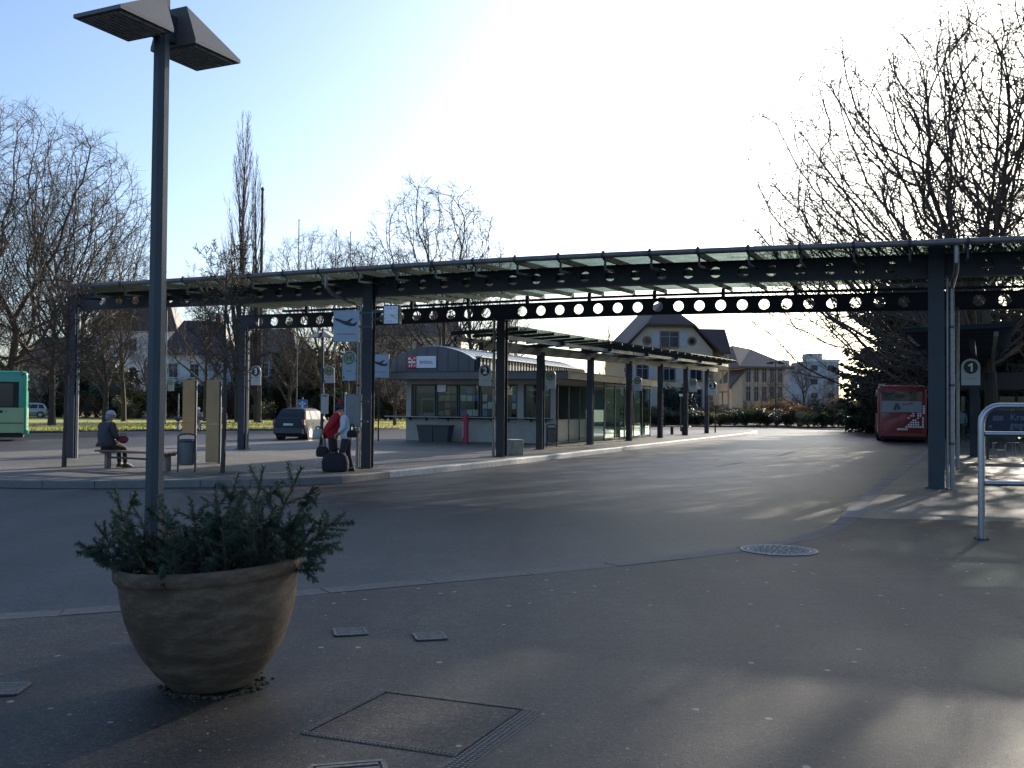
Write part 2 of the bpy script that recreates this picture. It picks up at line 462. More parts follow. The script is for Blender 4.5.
# island platform of the bus station
isl_px = [(-150, 478), (-60, 479), (60, 481), (200, 480), (300, 478.3), (345, 476.4), (368, 473.8), (390, 471.5), (440, 467), (512, 459.5), (600, 449.7), (660, 443), (720, 436.3), (748, 433.2)]
isl = spl([G(x, y, 0) for x, y in isl_px], 5)
tip = [G(756, 431.8), G(757, 430.7), G(750, 429.9)]
isl_tip = spl([isl[-1]] + tip, 4)
front = isl + isl_tip[1:]
rear = [G(660, 428.5), Vector((-5.0, 49.0, 0)), Vector((-9.4, 44.6, 0)), Vector((-14.6, 36.0, 0)), Vector((-17.0, 32.0, 0)), Vector((-20.5, 26.5, 0)), Vector((front[0].x - .3, front[0].y + 1.5, 0))]
rear[0] = Vector((8.5, 74, 0))
def inset(pts, k):
    o = []
    for i, p in enumerate(pts):
        d = (pts[min(i+1, len(pts)-1)] - pts[max(i-1, 0)]).normalized()
        o.append(p + Vector((-d.y, d.x, 0)) * k)
    return o
sheet('island_pavement', [(p.x, p.y) for p in inset(front, .12) + rear], 0.0, M_PAVE)
stones('island_kerb', front[:36], .30, ZR - .01, .006, M_WHITE_KERB, 1.0, side=1)
stones('island_kerb', front[35:], .30, ZR - .01, .006, M_SUNLIT_KERB, 1.0, side=1)  # straight run whitened for its sunlit line; shaded front stretch stays darker
stones('island_kerb', [front[-1]] + spl(rear, 4) + [front[0]], .16, ZR - .01, .005, M_STONE, 1.0, side=1)

# far verge with its kerb, far street behind it
vg = [Vector((-130, 40, 0)), G(-100, 431, ZR + .1), G(60, 430, ZR + .1), G(240, 429.2, ZR + .1), G(400, 427.5, ZR + .1), Vector((-6, 96, 0)), Vector((2, 104, 0))]
vline = spl(vg, 5)
bk = [Vector((6, 128, 0)), Vector((-60, 124, 0)), Vector((-150, 110, 0))]
sheet('grass_verge', [(p.x, p.y) for p in vline + bk], ZR + .11, M_GRASS)
stones('verge_kerb', vline, .3, ZR - .01, ZR + .125, M_STONE, 1.4, side=1)
# grass tufts on the verge
tb = MB()
for i in range(9000):
    t = rnd.random(); a = vline[int(t * (len(vline) - 1))]
    if a.x < -75 or a.x > 0: continue
    x = a.x + rnd.uniform(-2, 2); y = a.y + .5 + rnd.random() ** 1.6 * 36
    h = rnd.uniform(.05, .16); w = rnd.uniform(.03, .09); an = rnd.uniform(0, 3.14)
    dx, dy = math.cos(an) * w, math.sin(an) * w
    z = ZR + .11
    tb.add([(x - dx, y - dy, z), (x + dx, y + dy, z), (x + dx*.2 + rnd.uniform(-.04,.04), y + rnd.uniform(-.04,.04), z + h)], [(0, 1, 2)])
tag(tb.build('grass', leafmat('grass_blades', (.19, .22, .045), (.38, .36, .10), .6, .6), fix=False), kind='stuff')
# planting bed with hedge beyond the far end of the road
sheet('planting_bed', [(0, 98.6), (14, 96), (26, 96.2), (33, 92), (38, 82), (80, 84), (80, 160), (-6, 160), (2, 104)], ZR + .10, M_SOIL)
stones('bed_kerb', spl([(0, 98.6, 0), (14, 96, 0), (26, 96.2, 0), (33, 92, 0), (38, 82, 0)], 5), .3, ZR - .01, ZR + .13, M_STONE, 1.3, side=1)
# worn lane line on the road
lb = MB()
for (a, b_) in (((775, 457), (800, 449.6)), ((716, 466.6), (742, 462.6)), ((845, 441), (852, 439.6))):
    p, q = G(*a, ZR), G(*b_, ZR)
    d = (q - p).normalized(); s = Vector((-d.y, d.x, 0)) * .06
    lb.quad((*(p - s)[:2], ZR + .004), (*(p + s)[:2], ZR + .004), (*(q + s)[:2], ZR + .004), (*(q - s)[:2], ZR + .004))
tag(lb.build('lane_marking', mat('worn_road_paint', (.26, .26, .25), .8, col2=(.10, .10, .10), scale=5, world=True), fix=False), kind='structure')
# covers in the footway
M_IRON = mat('worn_cast_iron', (.03, .029, .028), .6, .1, col2=(.07, .067, .063), scale=30)
M_IRONL = mat('polished_iron_ribs', (.10, .096, .09), .65, .1, var=.6, scale=40)
mh = thing('manhole_cover', 'large round manhole cover with concentric rings in the footway', 'manhole cover', G(779, 550.5))
b = MB(); b.lathe([(0, .002), (.30, .002), (.30, .006), (.43, .006), (.43, 0)], 40); b.build('cover_plate', M_IRON, mh)
b = MB()
for r0, r1 in ((.40, .43), (.335, .355)):
    b.lathe([(r0, .006), (r0, .011), (r1, .011), (r1, .006)], 40)
for r, n in ((.375, 36), (.30, 28), (.24, 22), (.18, 16), (.12, 10), (.05, 5)):
    for i in range(n):
        t = 2 * math.pi * i / n
        c = Vector((r * math.cos(t), r * math.sin(t), .009)); e = Vector((math.cos(t), math.sin(t), 0)) * .018
        b.beam(c - e, c + e, .022, .008)
b.build('raised_ribs', mat('pale_worn_ribs', (.30, .29, .27), .6, .1, var=.4, scale=30), mh)
def small_cover(px, py, label, s=.15, rz=.25):
    t = thing('drain_cover', label, 'drain cover', G(px, py), rz)
    b = MB(); b.box(-s, s, -s, s, -.01, .004); b.build('cover_plate', M_IRON, t)
    b = MB()
    for i in range(6):
        y = -s * .8 + i * s * .32
        b.box(-s * .85, s * .85, y - .012, y + .012, .004, .010)
    for e in (-1, 1):
        b.box(e * s - .012, e * s + .012, -s, s, .004, .011); b.box(-s, s, e * s - .012, e * s + .012, .004, .0115)
    b.build('raised_ribs', M_IRONL, t)
small_cover(350, 632.5, 'small square ribbed cover in the footway, nearer the plant pot of two', .105)
small_cover(430, 637, 'small square ribbed cover in the footway, right of its twin', .10)
small_cover(350, 778, 'ribbed drain cover cut by the bottom edge of the photo, beside the hatch', .16)
small_cover(2, 690, 'square iron frame with pale infill at the left edge of the footway', .11, .1)
P1, P2, P3, P4 = G(385, 692), G(527, 710), G(463, 758), G(303, 733)
P3 = P2 + (P4 - P1)
hc = (P1 + P2 + P3 + P4) / 4
ht = thing('service_hatch', 'large square service hatch filled with asphalt, framed by ribbed metal strips', 'hatch', hc)
L4 = [p - hc for p in (P1, P2, P3, P4)]
b = MB(); b.add([(p.x, p.y, .003) for p in L4], [(0, 1, 2, 3)]); b.build('infill', asphalt('hatch_asphalt', (.036, .033, .030), (.05, .046, .04), cracks=False), ht)
def ribstrip(b, a, c, w, rows, pitch):
    d = (c - a); n = int(d.length / pitch); d.normalize(); s = Vector((-d.y, d.x, 0))
    for r in range(rows):
        o = s * ((r - (rows - 1) / 2) * w)
        for i in range(n):
            p = a + o + d * (i * pitch); q = p + d * pitch * .6
            b.beam((p.x, p.y, .004), (q.x, q.y, .004), w * .62, .007)
b = MB()
ribstrip(b, L4[0], L4[1], .018, 2, .022); ribstrip(b, L4[0], L4[3], .018, 2, .022); ribstrip(b, L4[3], L4[2], .018, 2, .022)
b.build('ribbed_strip', M_IRONL, ht)
b = MB()
e = (L4[2] - L4[1]).normalized(); sx = (L4[1] - L4[0]).normalized()
a0 = L4[1] + sx * .035; c0 = a0 + e * ((L4[2] - L4[1]).length + .35)
ribstrip(b, a0, c0, .026, 4, .026)
b.build('ribbed_threshold', M_IRONL, ht)
b = MB()
for a, c in ((L4[0], L4[1]), (L4[0], L4[3]), (L4[3], L4[2])):
    b.beam((a.x, a.y, .0), (c.x, c.y, .0), .045, .006)
b.beam((a0.x, a0.y, .0), (c0.x, c0.y, .0), .12, .006)
b.build('hatch_frame', M_IRON, ht)
# little debris on the footway
db = MB()
for i in range(420):
    px, py = rnd.uniform(-40, 1060), rnd.uniform(590, 800)
    p = G(px, py); s = rnd.uniform(.004, .011); a = rnd.uniform(0, 6.28)
    db.add([(p.x + s * math.cos(a + k * 2.1) * rnd.uniform(.6, 1.3), p.y + s * math.sin(a + k * 2.1) * rnd.uniform(.6, 1.3), .004 + rnd.uniform(0, .006)) for k in range(3)], [(0, 1, 2)])
tag(db.build('litter_specks', mat('litter_flecks', (.3, .28, .24), .8, col2=(.12, .10, .07), scale=1.3, world=True), fix=False), kind='stuff')
# ---------------------------------------------------------------- the big glass canopy across the road
O1 = (-4.0, 26.0)
can = thing('bus_station_canopy', 'long flat glass and steel canopy spanning the road on dark columns with perforated beams', 'canopy', W(*O1), ROT)
def lu(u): return u - O1[0]
def ln(n): return n - O1[1]
U0, U1 = -21.95, 15.2
NF, NR, NE0, NE1 = 22.54, 29.84, 20.98, 31.4
def zroof(n): return 4.84 + (n - NE0) * .040
COLS = (0.39, -13.05, -23.0, 13.9)
COLR = (0.60, -12.40, -22.5, 13.9)

def perforated(b, u0, u1, n, zc, h, t, pitch, r, skip=()):
    """steel plate with a row of round holes"""
    k = int((u1 - u0) / pitch); pitch = (u1 - u0) / k; S = 24
    for i in range(k):
        a = u0 + i * pitch; c = a + pitch / 2
        if any(abs(c - s) < .42 for s in skip):
            b.box(a, a + pitch, n - t/2, n + t/2, zc - h/2, zc + h/2); continue
        ring = []; rect = []
        for j in range(S):
            th = 2 * math.pi * (j + .5) / S
            cx, cz = math.cos(th), math.sin(th)
            ring.append((c + r * cx, zc + r * cz))
            m = min((pitch/2) / max(abs(cx), 1e-6), (h/2) / max(abs(cz), 1e-6))
            rect.append([c + m * cx, zc + m * cz])
        for sx in (-1, 1):
            for sz in (-1, 1):
                tgt = (c + sx * pitch/2, zc + sz * h/2)
                j = min(range(S), key=lambda q: (rect[q][0]-tgt[0])**2 + (rect[q][1]-tgt[1])**2)
                rect[j] = list(tgt)
        vs = []
        for y in (n - t/2, n + t/2):
            vs += [(x, y, z) for x, z in ring] + [(x, y, z) for x, z in rect]
        fs = []
        for j in range(S):
            q = (j + 1) % S
            fs.append((j, q, S + q, S + j)); o = 2 * S
            fs.append((o + j, o + S + j, o + S + q, o + q))
            fs.append((j, o + j, o + q, q))
        b.add(vs, fs)
def longbox(b, x0, x1, y0, y1, z0, z1, n=30):
    for i in range(n): b.box(x0 + (x1 - x0) * i / n, x0 + (x1 - x0) * (i + 1) / n, y0, y1, z0, z1)
FB_Z, FB_H = 4.58, .44
RB_Z, RB_H = 4.58, .46
b = MB(); perforated(b, lu(-22.95), lu(U1), ln(NF), FB_Z, FB_H, .03, .615, .125, [lu(c) for c in COLS])
longbox(b, lu(-22.95), lu(U1), ln(NF) - .11, ln(NF) + .13, FB_Z + FB_H/2, FB_Z + FB_H/2 + .022)
longbox(b, lu(-22.95), lu(U1), ln(NF) - .11, ln(NF) + .13, FB_Z - FB_H/2 - .022, FB_Z - FB_H/2)
b.build('perforated_beam', M_STEEL, can, fix=True)
b = MB(); longbox(b, lu(-20.0), lu(U1), ln(NF) + .12, ln(NF) + .24, FB_Z - .035, FB_Z + .09); b.build('cable_duct', M_STEEL2, can)
b = MB(); perforated(b, lu(-22.8), lu(U1), ln(NR), RB_Z, RB_H, .03, .63, .155, [lu(c) for c in COLR])
longbox(b, lu(-22.8), lu(U1), ln(NR) - .1, ln(NR) + .1, RB_Z + RB_H/2, RB_Z + RB_H/2 + .022)
longbox(b, lu(-22.8), lu(U1), ln(NR) - .1, ln(NR) + .1, RB_Z - RB_H/2 - .022, RB_Z - RB_H/2)
b.build('perforated_beam', M_STEEL, can, fix=True)

def hcol(b, x, y, w, d, z0, z1, base=True):
    """H section: flanges face the front, web between"""
    t = .022
    b.box(x - w/2, x + w/2, y - d/2, y - d/2 + t, z0, z1)
    b.box(x - w/2, x + w/2, y + d/2 - t, y + d/2, z0, z1)
    b.box(x - .012, x + .012, y - d/2 + t, y + d/2 - t, z0, z1)
    if base: b.box(x - w/2 - .06, x + w/2 + .06, y - d/2 - .06, y + d/2 + .06, z0, z0 + .02)
for uf, ur in zip(COLS, COLR):
    b = MB(); w = .31 if uf > 0 else .28
    hcol(b, lu(uf), ln(NF) - .10, w, .17, 0, FB_Z + FB_H/2 + .24); b.build('column', M_STEEL, can)
    b = MB(); hcol(b, lu(ur), ln(NR), .28, .28, 0, RB_Z - RB_H/2 - .022); b.build('column', M_STEEL, can)
# downpipes beside the columns
def pipe(pts, r=.042, m=M_GALV, n=10):
    b = MB(); b.tube(pts, r, n); b.build('downpipe', m, can, smooth=True)
def collar(pts, r=.055):
    for p in pts:
        b = MB(); b.cyl(p, r, p[2], p[2] + .05, 10); b.build('pipe_clip', M_STEEL2, can, smooth=True)
pipe([(lu(-13.05) - .30, ln(NF) - .10, 0), (lu(-13.05) - .30, ln(NF) - .10, 4.1), (lu(-13.05) - .42, ln(NE0) + .35, 4.3), (lu(-13.05) - .42, ln(NE0) + .08, 4.45), (lu(-13.05) - .42, ln(NE0) + .08, 4.80)], .045)
pipe([(lu(-13.05) - .19, ln(NF) - .16, 0), (lu(-13.05) - .19, ln(NF) - .16, 4.3)], .022)
pipe([(lu(.39) + .30, ln(NF) - .06, 0), (lu(.39) + .30, ln(NF) - .06, 4.1), (lu(.39) + .34, ln(NE0) + .35, 4.3), (lu(.39) + .34, ln(NE0) + .08, 4.45), (lu(.39) + .34, ln(NE0) + .08, 4.80)], .05)
pipe([(lu(.39) + .21, ln(NF) - .12, 0), (lu(.39) + .21, ln(NF) - .12, 4.3)], .025)
pipe([(lu(-12.40) - .27, ln(NR) - .05, 0), (lu(-12.40) - .27, ln(NR) - .05, 4.4)], .045)
pipe([(lu(.60) + .45, ln(NR) - .05, 0), (lu(.60) + .45, ln(NR) - .05, 4.4)], .05)
pipe([(lu(-23.0) + .20, ln(NF) - .12, 0), (lu(-23.0) + .20, ln(NF) - .12, 4.4)], .04)
pipe([(lu(-22.5) + .22, ln(NR) - .08, 0), (lu(-22.5) + .22, ln(NR) - .08, 4.4)], .04)
collar([(lu(-13.05) - .30, ln(NF) - .10, z) for z in (.9, 2.1, 3.3)] + [(lu(.39) + .30, ln(NF) - .06, z) for z in (.9, 2.1, 3.3)] + [(lu(-12.40) - .27, ln(NR) - .05, z) for z in (1.2, 2.2, 3.4)], .062)
# gutter tube along the front edge
b = MB(); b.tube([(lu(U0) + (lu(U1) - lu(U0)) * i / 40, ln(NE0), 4.83) for i in range(41)], .062, 12)
b.build('gutter_tube', M_GUTTER, can, smooth=True)
NB = int((U1 - U0) / 1.04)
# rafters, each with its bracket
for i in range(NB + 1):
    u = lu(U0 + i * 1.04)
    b = MB()
    b.beam((u, ln(NE0) + .06, zroof(NE0) - .05), (u, ln(NE1), zroof(NE1) - .05), .055, .12)
    b.beam((u, ln(NE0) + .16, zroof(NE0) - .11), (u, ln(NE0) + .16, 4.52), .04, .05)
    b.beam((u, ln(NE0) + .16, 4.54), (u, ln(NF) - .11, 4.62), .035, .05)
    b.tube([(u - .03, ln(NE0), 4.83), (u + .03, ln(NE0), 4.83)], .075, 12)
    b.box(u - .02, u + .02, ln(NE0) - .03, ln(NE0) + .03, 4.895, 4.93)
    b.build('rafter', M_STEEL, can)
for i in range(0, NB + 1, 2):
    u = lu(U0 + i * 1.04); b = MB()
    b.box(u - .05, u + .05, ln(NR) - .05, ln(NR) + .05, RB_Z + RB_H/2 + .02, zroof(NR) - .12)
    b.build('roof_strut', M_STEEL, can)
for n in (24.2, 26.8, NE1 - .03):
    b = MB()
    for i in range(30):
        x0 = lu(U0) + (lu(U1) - lu(U0)) * i / 30; x1 = lu(U0) + (lu(U1) - lu(U0)) * (i + 1) / 30
        b.beam((x0, ln(n), zroof(n) - .15), (x1, ln(n), zroof(n) - .15), .07, .08)
    b.build('purlin', M_STEEL, can)
b = MB()
for i in range(NB):
    u = lu(U0 + i * 1.04)
    for (na, nb_) in ((NE0 + .05, 24.2), (24.22, 26.8), (26.82, NE1)):
        za, zb = zroof(na) + .02, zroof(nb_) + .02
        vs = [(u + .012, ln(na), za), (u + 1.028, ln(na), za), (u + 1.028, ln(nb_), zb), (u + .012, ln(nb_), zb)]
        b.add(vs + [(x, y, z + .014) for x, y, z in vs], [(3,2,1,0), (4,5,6,7), (0,1,5,4), (1,2,6,5), (2,3,7,6), (3,0,4,7)])
b.build('glass_roof', M_GLASS, can)
# the long beams and the roof are built with a slight camber between the columns
def camber(v):
    t = max(-1.0, min(1.0, (v.x - lu(-8.0)) / 13.0))
    return .115 * math.cos(math.pi / 2 * t) ** 2
for o in can.children:
    for v in o.data.vertices:
        if v.co.z > 4.0: v.co.z += camber(v.co)

# ---------------------------------------------------------------- the two platform canopies (columns in one row, rafters cantilevered)
def platform_canopy(name, label, loc, rz, L, ncols, first, pitch, z0, z1, over=1.35, back=1.1, front_len=0):
    t = thing(name, label, 'canopy', loc, rz)
    def z(n): return z0 + (z1 - z0) * n / L
    for i in range(ncols):
        n = first + i * pitch
        b = MB(); hcol(b, 0, n, .26, .22, 0, z(n) - .62); b.build('column', M_STEEL, t)
        b = MB(); b.beam((-back, n, z(n) - .46), (over * .72, n, z(n) - .30), .08, .16); b.build('bracket_arm', M_STEEL, t)
    b = MB(); b.beam((0, 0, z(0) - .62), (0, L, z(L) - .62), .16, .26); b.build('main_beam', M_STEEL, t)
    seg = 5
    for i in range(seg):
        a = i * L / seg + .05; c = (i + 1) * L / seg - .05
        b = MB(); b.beam((over * .55, a, z(a) - .33), (over * .55, c, z(c) - .33), .12, .14); b.build('edge_channel', M_GREYCH, t)
    b = MB(); b.beam((-back + .15, 0, z(0) - .36), (-back + .15, L, z(L) - .36), .10, .14); b.build('rear_channel', M_STEEL, t)
    k = int(L / 1.6)
    for i in range(k + 1):
        n = i * L / k; b = MB(); b.beam((-back, n, z(n) - .19), (over, n, z(n) - .07), .07, .10); b.build('rafter', M_STEEL, t)
    b = MB()
    for i in range(k):
        a = i * L / k + .02; c = (i + 1) * L / k - .02
        vs = [(-back, a, z(a) - .12), (over - .05, a, z(a)), (over - .05, c, z(c)), (-back, c, z(c) - .12)]
        b.add(vs + [(x, y, q + .02) for x, y, q in vs], [(3,2,1,0), (4,5,6,7), (0,1,5,4), (1,2,6,5), (2,3,7,6), (3,0,4,7)])
    b.build('glass_roof', M_GLASS, t)
    return t
pc = platform_canopy('platform_canopy', 'glass topped canopy on a single row of columns running past the kiosk along the island', W(-13.32, 30.2), -R(23.15), 38, 6, 5.4, 5.9, 4.22, 4.86)
# mirrored: overhang towards the road on its left
p3 = platform_canopy('platform_canopy', 'shaded glass topped canopy along the right platform beside the red bus', Vector((13.9, 30.2, 0)), -R(25.3), 32, 5, 5.2, 6.2, 4.25, 4.35, over=1.2, back=2.0)
# ---------------------------------------------------------------- snack kiosk with vaulted zinc roof and glazed waiting room
K0 = (-22.2, 41.7)
kio = thing('snack_kiosk', 'pale snack kiosk with grey vaulted zinc roof, serving counter and glazed waiting room', 'kiosk', W(*K0), ROT)
# local: x = u + 22.2, y = n - 41.7
KW, KD = 7.4, 5.0
H1, H2 = 2.86, 3.14
b = MB()
b.box(0, KW, 0, .14, 0, 1.02)                       # parapet under the windows
b.box(0, KW, 0, .14, 2.62, H1)
b.box(0, .16, .14, KD, 0, H1)
b.box(KW - .14, KW, .14, KD, 0, 1.02); b.box(KW - .14, KW, .14, KD, 2.62, H1)
b.box(.16, KW - .14, KD - .14, KD, 0, H1)
for x0, x1 in ((0, .26), (5.62, 5.92), (KW - .2, KW)): b.box(x0, x1, .002, .16, 1.02, 2.62)
b.build('wall', M_KIOSK, kio)
b = MB(); b.box(.2, KW - .2, .2, KD - .2, 0, .06); b.box(.3, 5.4, 2.2, 2.3, 0, 2.6); b.build('inner_partition', mat('dim_interior', (.04, .036, .032), .8, col2=(.07, .055, .045), scale=2), kio)
# windows: frame + pane each
def kwin(x0, x1, z0=1.08, z1=2.60, y=.05):
    b = MB(); f = .055
    b.box(x0, x0 + f, y, y + .08, z0, z1); b.box(x1 - f, x1, y, y + .08, z0, z1)
    b.box(x0 + f, x1 - f, y, y + .08, z0, z0 + f); b.box(x0 + f, x1 - f, y, y + .08, z1 - f, z1)
    w = b.build('window', M_STEEL2, kio)
    b = MB(); b.box(x0 + f, x1 - f, y + .03, y + .045, z0 + f, z1 - f); b.build('pane', M_PANE, w)
    return w
for x0, x1 in ((.28, 1.50), (1.54, 2.62), (2.66, 3.72), (3.76, 4.70), (4.74, 5.60), (5.94, 6.62), (6.64, 7.18)): kwin(x0, x1)
# things seen behind the panes
b = MB(); b.box(.38, 1.42, .5, .9, .9, 1.30); b.box(.52, .60, .5, .55, 1.3, 1.95); b.box(1.2, 1.28, .5, .55, 1.3, 1.95); b.box(.52, 1.28, .5, .56, 1.9, 1.98); b.build('display_cabinet', mat('pale_cabinet', (.22, .27, .26), .5), kio)
b = MB(); b.box(.34, 1.44, .30, .34, 2.25, 2.55); b.build('teal_blind', mat('teal_blind_cloth', (.03, .11, .12), .7), kio)
pm = [mat('poster_red', (.42, .08, .05), .6), mat('poster_brown', (.36, .22, .11), .6), mat('poster_blue', (.10, .18, .5), .6), mat('poster_green', (.08, .2, .12), .6), mat('poster_pale', (.6, .6, .57), .6), mat('poster_dark', (.03, .03, .035), .6)]
rp = random.Random(3)
b = MB()
for (x0, x1, cols) in ((1.62, 2.56, (0, 1, 0, 1, 3, 5)), (2.74, 3.66, (2, 5, 2, 4, 5)), (3.84, 4.62, (2, 2, 5, 4)), (4.82, 5.54, (0, 2, 5, 4))):
    for r in range(4):
        for c in range(3):
            if rp.random() < .15: continue
            w = (x1 - x0) / 3; b.k = rp.choice(cols)
            zz = 1.18 + r * .34
            b.box(x0 + c * w + .02, x0 + (c+1) * w - .02, .125, .132, zz, zz + rp.uniform(.2, .31))
b.build('posters', pm, kio, fix=True)
b = MB(); b.box(1.60, 2.04, .036, .046, 2.28, 2.60); b.build('price_sheet', M_INKW, kio)
b = MB()
for x0, x1 in ((6.04, 6.5), (6.7, 6.95)):
    b.box(x0, x1, .40, .43, 2.34, 2.44)
    n = 8
    for i in range(n):
        t0, t1 = math.pi * (1.1 + .8 * i / n), math.pi * (1.1 + .8 * (i + 1) / n)
        cx = (x0 + x1) / 2; r = (x1 - x0) / 2
        b.beam((cx + r * math.cos(t0), .42, 2.2 + r * .5 * math.sin(t0)), (cx + r * math.cos(t1), .42, 2.2 + r * .5 * math.sin(t1)), .03, .05)
b.build('menu_lettering_board', M_INKW, kio)
# serving shelf with brackets
b = MB(); b.box(-.6, 2.7, -.36, 0.0, 1.09, 1.13); b.tube([(-.95, -.36, 1.11), (5.6, -.36, 1.11)], .03, 8); b.box(4.1, 7.3, -.30, 0, 1.09, 1.13)
b.build('serving_shelf', M_GREYCH, kio)
b = MB(); b.box(2.72, 4.08, -.38, 0, 1.085, 1.135); b.build('red_serving_shelf', mat('red_shelf', (.20, .03, .035), .5), kio)
for x in (.25, 1.1, 2.2, 3.2, 4.4, 5.2, 6.3, 7.0):
    b = MB(); b.prism([(-.30, 1.088), (0, 1.088), (0, .92)], 'x', x - .02, x + .02); b.build('shelf_bracket', M_STEEL2, kio)
# side wall of greenish panels with dark frames
b = MB()
for i in range(3):
    y0 = .3 + i * 1.55; b.box(KW + .002, KW + .03, y0 + .04, y0 + 1.5, .12, 1.02)
b.build('side_panels', mat('green_grey_panels', (.17, .21, .19), .5, var=.12, scale=2), kio)
for i in range(4):
    y0 = .3 + i * 1.55; b = MB(); b.box(KW - .02, KW + .05, y0 - .03, y0 + .03, .05, 2.62); b.build('side_post', M_STEEL2, kio)
for i in range(3):
    y0 = .3 + i * 1.55
    w = MB(); w.box(KW - .01, KW + .035, y0 + .04, y0 + .09, 1.02, 2.62); w.box(KW - .01, KW + .035, y0 + 1.43, y0 + 1.5, 1.02, 2.62); w.box(KW - .01, KW + .035, y0 + .09, y0 + 1.43, 1.02, 1.06); w.box(KW - .01, KW + .035, y0 + .09, y0 + 1.43, 2.58, 2.62); w = w.build('window', M_STEEL2, kio)
    b = MB(); b.box(KW + .0, KW + .015, y0 + .09, y0 + 1.43, 1.04, 2.60); b.build('pane', M_PANE, w)
# flat roof slab with light fascia, overhanging the front
b = MB()
b.box(-.62, KW + .9, -.95, 15.5, H1, H1 + .05)
b.build('soffit', mat('pale_soffit', (.22, .21, .19), .8), kio)
b = MB()
b.box(-.68, KW + .96, -1.02, -.95, H1 - .02, H2); b.box(KW + .90, KW + .96, -.95, 15.5, H1 - .02, H2); b.box(-.68, -.62, -.95, 15.5, H1 - .02, H2); b.box(-.62, KW + .90, 15.45, 15.5, H1 - .02, H2)
b.build('fascia', mat('fascia_sheet', (.125, .122, .115), .5, .1, var=.12, scale=3), kio)
b = MB(); b.box(-.62, KW + .9, -.95, 15.45, H2 - .03, H2); b.box(-.70, KW + .98, -1.04, -.96, H2, H2 + .05); b.box(KW + .90, KW + .98, -.96, 15.5, H2, H2 + .05)
b.build('flat_roof', M_STEEL2, kio)
# vault: flat sides + arched top, standing seams every 0.62 m
VX0, VX1 = -.45, 3.75
def vprof(z0, zs, zc, n=16, o=0.0):
    pts = [(VX0 - o, z0)]
    for i in range(n + 1):
        t = i / n; x = VX0 - o + (VX1 - VX0 + 2*o) * t
        pts.append((x, zs + (zc - zs) * math.sin(math.pi * t) ** .75 + o))
    pts.append((VX1 + o, z0)); return pts
VZ = (H2 + .01, 3.74, 4.36)
b = MB(); b.prism(vprof(*VZ), 'y', -.59, 15.2); b.k = 1
for i in range(8):
    x = VX0 + (i + .5) * (VX1 - VX0) / 8
    t = (x - VX0) / (VX1 - VX0); zt = VZ[1] + (VZ[2] - VZ[1]) * math.sin(math.pi * t) ** .75
pts = vprof(*VZ, o=.03)[1:-1]
for i in range(25):
    y = -.3 + i * .63
    for p, q in zip(pts[:-1], pts[1:]): b.beam((p[0], y, p[1]), (q[0], y, q[1]), .02, .03)
b.build('vaulted_roof', [mat('sunlit_vault_zinc', (.36, .37, .38), .38, .6, var=.14, scale=2.2), mat('seam_zinc', (.30, .31, .32), .4, .6)], kio, smooth=True)  # roof zinc brightened in its colour to read as sunlit
b = MB(); b.prism(vprof(*VZ, o=-.004), 'y', -.62, -.592)
for i in range(8):
    x = VX0 + (i + .5) * (VX1 - VX0) / 8
    t = (x - VX0) / (VX1 - VX0); zt = VZ[1] + (VZ[2] - VZ[1]) * math.sin(math.pi * t) ** .75
    b.box(x - .012, x + .012, -.645, -.622, VZ[0], zt - .03)
b.build('gable_cladding', mat('shaded_gable_zinc', (.095, .096, .098), .5, .05, var=.14, scale=2.2), kio)  # same zinc darkened in its colour for the shaded gable end
# louvred upstand beside the vault
b = MB()
for i in range(40):
    y = -.4 + i * .39; b.box(VX1 + .12, VX1 + .22, y, y + .2, H2, 3.80)
b.box(VX1 + .04, VX1 + .12, -.5, 15.2, H2, 3.82)
b.build('louvred_upstand', M_STEEL2, kio)
b = MB(); b.box(VX1 + .0, VX1 + .34, -.55, 15.2, 3.83, 3.88); b.build('upstand_cap', M_GREYCH, kio)
# snack bar sign on the gable
b = MB(); b.box(.42, 1.88, -.70, -.66, 3.36, 3.90); sg = b.build('shop_sign', M_INKW, kio)
b = MB(); b.box(.42, .88, -.715, -.702, 3.36, 3.90); b.build('red_panel', mat('sign_red', (.50, .03, .06), .45), sg)
b = MB()
for x, z, w, h in ((.46, 3.74, .13, .10), (.62, 3.70, .09, .05), (.74, 3.78, .11, .05), (.46, 3.58, .38, .09), (.62, 3.42, .05, .12), (.76, 3.44, .08, .05), (.50, 3.41, .06, .09)):
    b.box(x, x + w, -.722, -.717, z, z + h)
b.build('white_emblem', M_INKW, sg)
me = text_mesh('Imbiss', .27, .004, mat('violet_lettering', (.22, .16, .34), .5)); inst('lettering', me, sg, (1.38, -.708, 3.63), (R(90), 0, 0))
# glazed waiting room: frames and panes, clear view through
GX = KW + .75
b = MB()
ys = (5.1, 6.9, 8.7, 10.5, 12.3, 14.1)
for y in ys:
    b.box(GX - .03, GX + .03, y - .035, y + .035, 0, 2.86); b.box(3.0 - .03, 3.0 + .03, y - .035, y + .035, 0, 2.86)
b.box(GX - .025, GX + .025, ys[0], ys[-1], .04, .10); b.box(3.0 - .025, 3.0 + .025, ys[0], ys[-1], .04, .10)
b.box(GX - .025, GX + .025, ys[0], ys[-1], 2.70, 2.78)
b.build('waiting_room_frame', M_STEEL2, kio)
for i in range(len(ys) - 1):
    b = MB(); b.box(GX - .006, GX + .006, ys[i] + .05, ys[i+1] - .05, .12, 2.68); b.build('glass_pane', M_GLASSW, kio)
    b = MB(); b.box(3.0 - .006, 3.0 + .006, ys[i] + .05, ys[i+1] - .05, .12, 2.68); b.build('glass_pane', M_GLASSW, kio)
b = MB(); b.box(3.1, GX - .1, ys[-1] - .02, ys[-1] + .02, .1, 2.68); b.build('end_pane', M_GLASSW, kio)
b = MB()
